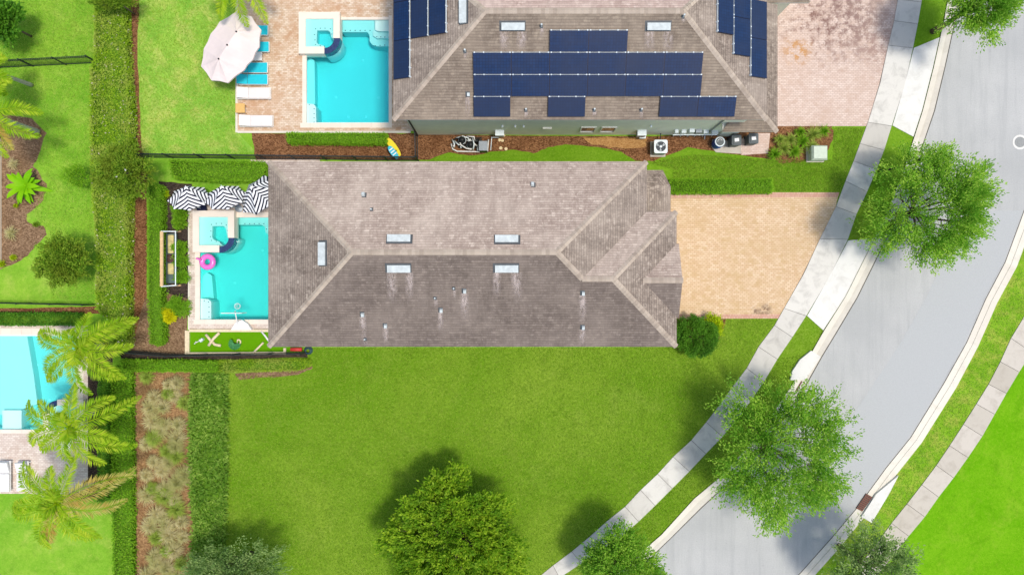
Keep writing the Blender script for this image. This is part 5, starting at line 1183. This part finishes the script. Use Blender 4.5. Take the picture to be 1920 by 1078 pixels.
# boards by the fence corner
def board(pts, wd, m, z, label, extra=None):
    a, b = W(*pts[0], z), W(*pts[1], z); u = (b - a); L = u.length; u = u / L; v = Vector((-u.y, u.x, 0)); c = (a + b) / 2; n = 20; top = []
    for k in range(2 * n):
        t = math.pi * k / n; x_ = math.cos(t) * L / 2; y_ = math.copysign(abs(math.sin(t)) ** .7, math.sin(t)) * wd / 2; top.append((c + u * x_ + v * y_).to_2d())
    r = empty('paddleboard', (c.x, c.y, 0), label, 'paddleboard'); MB().prism(top, z - .05, z + .05).build('deck', m, r)
    if extra:
        mb = MB()
        for t in (-.25, -.05, .15): mb.frame(c + u * L * t, u, v, (0, 0, 1), .07, wd * .75, .05, .058)
        mb.build('stripe', extra, r)
    else: MB().lathe((c.x + u.x * L * .2, c.y + u.y * L * .2, z + .05), [(.05, 0), (.05, .01)], 10).build('handle', BLACK, r)
    MB().tube([(c.x - .2, c.y - .1, 0), (c.x + .2, c.y + .1, 0), (c.x, c.y, z - .05)], .03, 6).build('stand', BLACK, r)
board([(726, 260), (750, 293)], .42, YELLOW, .55, 'yellow paddleboard beside the low clipped hedge'); board([(729, 275), (746, 297)], .36, CYAN, .75, 'cyan and white striped paddleboard lying against the yellow one', WHITE)

# ------------------------------------------------------------ things along the pale green wall
def ac_unit():
    c = W(1239, 275, .9); r = empty('air_conditioner', (c.x, c.y, 0), 'square white outdoor air conditioner with round fan grille beside the pale green wall', 'air conditioner'); s_ = .82
    MB().rbox((c.x, c.y, .03), (.95, .95, .06), .03).build('pad', CONC_OLD, r); MB().rbox((c.x, c.y, .46), (s_ - .04, s_ - .04, .8), .08).build('body', METAL_G, r)
    mb = MB().prism([(c.x + x, c.y + y) for x, y in rrect(s_, s_, .1)], .86, .92, 0, [[(c.x + .31 * math.cos(t), c.y + .31 * math.sin(t)) for t in [k * math.pi / 16 for k in range(32)]]]); mb.build('top_cover', METAL_W, r)
    MB().lathe((c.x, c.y, .865), [(.31, 0), (.31, .004)], 32).build('fan_well', BLACK, r)
    mb = MB()
    for k in range(16): t = k * math.pi / 8; mb.tube([(c.x + .08 * math.cos(t), c.y + .08 * math.sin(t), .915), (c.x + .31 * math.cos(t + .25), c.y + .31 * math.sin(t + .25), .905)], .008, 4)
    for q in (.12, .18, .24, .29): mb.torus((c.x, c.y, .91), q, .006, 28, 4)
    g_ = mb.build('grille', METAL_G, r)
    mb = MB()
    for k in range(3):
        t = k * 2.094 + .5; mb.add([(c.x + .05 * math.cos(t), c.y + .05 * math.sin(t), .88), (c.x + .28 * math.cos(t - .3), c.y + .28 * math.sin(t - .3), .875), (c.x + .28 * math.cos(t + .3), c.y + .28 * math.sin(t + .3), .895)], [(0, 1, 2)])
    mb.lathe((c.x, c.y, .88), [(.08, 0), (.08, .045), (.03, .05)], 14); mb.build('fan', METAL_W, r)
    MB().tube([(c.x + .1, c.y + .38, .2), (c.x + .1, yw, .4)], .03, 6).build('refrigerant_line', BLACK, r)
ac_unit()
def bin_(px, py, label, paper=True, rz=0.0):
    c = W(px, py, 1.0); r = empty('wheelie_bin', (c.x, c.y, 0), label, 'wheelie bin'); mb = MB()
    mb.frame((c.x, c.y, 0), (1, 0, 0), (0, 1, 0), (0, 0, 1), .46, .5, .06, .95, 0, 1.2); mb.build('body', BINGREY, r)
    MB().rbox((c.x, c.y, .99), (.6, .64, .07), .08).rbox((c.x, c.y - .02, 1.04), (.44, .46, .04), .06).build('lid', BINGREY, r)
    MB().tube([(c.x - .25, c.y + .34, .95), (c.x + .25, c.y + .34, .95)], .02, 8).build('handle', BLACK, r)
    for s_ in (-1, 1): MB().tube([(c.x + s_ * .22, c.y + .25, .1), (c.x + s_ * .28, c.y + .25, .1)], .1, 14).build('wheel', BLACK, r)
    if paper: MB().box((c.x, c.y, 1.064), (.26, .2, .006), .1).build('label_sticker', WHITE, r)
bin_(1381, 263, 'dark grey wheelie bin between the blue barrel and the other bin'); bin_(1413, 260, 'dark grey wheelie bin under the lower roof corner by the pink paving')
c = W(1350, 266, .85); r = empty('barrel', (c.x, c.y, 0), 'blue plastic barrel with round lid beside the grey bins', 'barrel')
MB().lathe((c.x, c.y, 0), [(.26, 0), (.3, .08), (.31, .3), (.33, .34), (.31, .38), (.31, .6), (.33, .64), (.3, .7), (.29, .82)], 24).build('body', BLUE, r, True)
MB().lathe((c.x, c.y, .82), [(.3, 0), (.31, .03), (.27, .05), (.27, .035), (.05, .035)], 24).build('lid', METAL_W, r)
MB().lathe((c.x, c.y, .858), [(.24, 0), (.24, .008), (.1, .01)], 20).build('lid_panel', BINGREY, r)
MB().torus((c.x, c.y, .875), .15, .018, 18, 6, a0=.5, a1=3.4).build('handle', WHITE, r, True)
# pale utility box
c = W(1538, 286, .8); r = empty('utility_box', (c.x, c.y, 0), 'pale green transformer box on the lawn beside the strappy plants', 'utility box')
MB().rbox((c.x, c.y, .05), (1.1, .95, .1), .04).build('pad', CONC_OLD, r); MB().frame((c.x, c.y, 0), (1, 0, 0), (0, 1, 0), (0, 0, 1), .92, .84, .1, .68).build('body', SAGEBOX, r)
MB().frame((c.x, c.y, .68), (1, 0, 0), (0, 1, 0), (0, 0, 1), .98, .9, 0, .16, 0, .82).build('lid', SAGEBOX, r)
# wall boxes
def wall_box(px, py, label, w_=.5, h_=.6, z=1.0):
    x = W(px, 0, z).x; r = empty('meter_box', (x, yw, z), label, 'meter box'); MB().box((x, yw - .16, z), (w_, .3, h_)).build('case', METAL_G, r)
    MB().box((x, yw - .16, z + h_ / 2 + .01), (w_ + .04, .36, .03)).build('lid', METAL_W, r); MB().tube([(x, yw - .1, z - h_ / 2), (x, yw - .1, .05)], .025, 6).build('conduit', METAL_G, r)
wall_box(937, 247, 'white topped meter box on the pale green wall beside the pool pump pipes'); wall_box(1202, 248, 'white topped meter box on the pale green wall left of the air conditioner')
wall_box(1204, 262, 'small grey box low on the pale green wall beside the air conditioner', .35, .3, .35)
mb = MB(); x = W(1263, 0, 1.2).x
r = empty('electric_meters', (x, yw, 1.2), 'row of white electric boxes and pipes on the pale green wall above the blue barrel', 'electrical boxes')
for px_, z_, w_, h_ in ((1268, 1.3, .2, .3), (1281, 1.2, .28, .45), (1296, 1.4, .3, .5), (1309, 1.3, .36, .4), (1323, 1.2, .3, .3), (1340, 1.1, .4, .18)):
    x = W(px_, 0, z_).x; MB().box((x, yw - .1, z_), (w_, .2, h_)).build('meter', METAL_W if px_ != 1309 else METAL_G, r); MB().tube([(x, yw - .1, z_ - h_ / 2), (x + .1, yw - .12, .05)], .025, 6).build('pipe', METAL_W, r)
MB().tube([(W(1262, 0, 1).x, yw - .2, .9), (W(1345, 0, 1).x, yw - .2, .95)], .035, 8).build('pipe', METAL_W, r)
MB().tube([W(1184, 254, .2) + Vector((0, 0, 0)), W(1172, 262, .1)], .04, 6); 
# pool pump equipment
c = W(878, 268); r = empty('pool_pump_set', (c.x, c.y, 0), 'cluster of white pipes, filters and black pumps on the mulch by the pale green wall', 'pool equipment')
MB().rbox((c.x + .1, c.y, .03), (1.5, .7, .06), .04).build('pad', MULCH_D, r)
for x_, y_ in ((866, 262), (882, 271)):
    q = W(x_, y_, .7); MB().lathe((q.x, q.y, .08), [(.2, 0), (.22, .1), (.22, .55), (.15, .68), (.05, .74)], 18).build('filter_tank', BLACK, r, True)
    MB().torus((q.x, q.y, .5), .225, .02, 20, 6).build('clamp_ring', METAL_W, r)
for x_, y_ in ((858, 268), (872, 275), (892, 264)):
    q = W(x_, y_, .3); MB().tube([(q.x - .2, q.y, .25), (q.x + .2, q.y, .25)], .11, 12).build('pump', BLACK, r, True); MB().tube([(q.x - .3, q.y, .25), (q.x - .2, q.y, .25)], .09, 12).build('pump_basket', METAL_W, r)
pr_ = [[(846, 270), (849, 280), (857, 284), (906, 285), (914, 284), (916, 262)], [(848, 262), (852, 270), (851, 277)], [(855, 259), (868, 256), (878, 259), (880, 268)], [(861, 261), (864, 272), (875, 279), (884, 280)], [(886, 259), (889, 271), (887, 282)],
       [(920, 282), (922, 258), (935, 258)], [(870, 262), (884, 266), (897, 276)], [(895, 272), (896, 283)], [(852, 264), (860, 272), (872, 268)], [(875, 256), (889, 257), (890, 264)]]
for i, q in enumerate(pr_):
    z = .18 + .09 * (i % 6); MB().tube([W(x_, y_, z + (0.25 if k % 2 and i not in (0, 5) else 0)) for k, (x_, y_) in enumerate(q)], .045 if i not in (5,) else .03, 8).build('pipe', METAL_W if i % 3 else WHITE, r, True)
for x_, y_ in ((851, 274), (858, 266), (864, 258), (870, 266), (877, 270), (881, 262), (866, 270), (854, 260)):
    q = W(x_, y_, .55); MB().lathe((q.x, q.y, .42), [(.06, 0), (.075, .05), (.06, .12), (.03, .15)], 10).build('valve', WHITE if x_ % 2 else BLACK, r)
c = W(906, 274, .8); r = empty('pool_heater', (c.x, c.y, 0), 'square grey pool heater cabinet at the end of the white pump pipes', 'pool heater')
MB().rbox((c.x, c.y, .42), (.5, .56, .76), .05).build('cabinet', BLACK, r); MB().rbox((c.x, c.y, .83), (.54, .6, .06), .05).build('lid', METAL_G, r)
for i, (x_, y_) in enumerate([(944, 255), (937, 263), (942, 264), (939, 278), (949, 280)]):
    q = W(x_, y_); mb = MB(); n_ = 9; pts = [(q.x + .11 * random.uniform(.75, 1.1) * math.cos(k * 2 * math.pi / n_), q.y + .11 * random.uniform(.75, 1.1) * math.sin(k * 2 * math.pi / n_)) for k in range(n_)]
    tag(mb.prism(pts, 0.0, .07).build('stepping_stone', plain('stone_cream', S(236, 214, 170), .9) if i == 0 else bpy.data.materials['stone_cream']), 'small cream stone lying in the mulch beside the pool heater', 'stone', 'cream stones beside the pool heater')
# street lamps
def lamp(bx, by, h, label, arm=None):
    b = W(bx, by); r = empty('street_lamp', (b.x, b.y, 0), label, 'street lamp')
    MB().lathe((b.x, b.y, 0), [(.16, 0), (.16, .15), (.09, .3), (.065, .5)], 16).build('base', BLACK, r); MB().tube([(b.x, b.y, .4), (b.x, b.y, h)], [.06, .045], 10).build('pole', BLACK, r)
    MB().lathe((b.x, b.y, h), [(.05, 0), (.12, .08), (.15, .14), (.13, .2), (.1, .4), (.14, .42), (.08, .52), (.02, .58)], 12).build('lantern', BLACK, r)
lamp(1652, 323, 3.7, 'black street lamp poking out of the street tree at the near kerb')
lamp(1961, 484, 3.6, 'street lamp outside the right edge casting its thin shadow on the road')
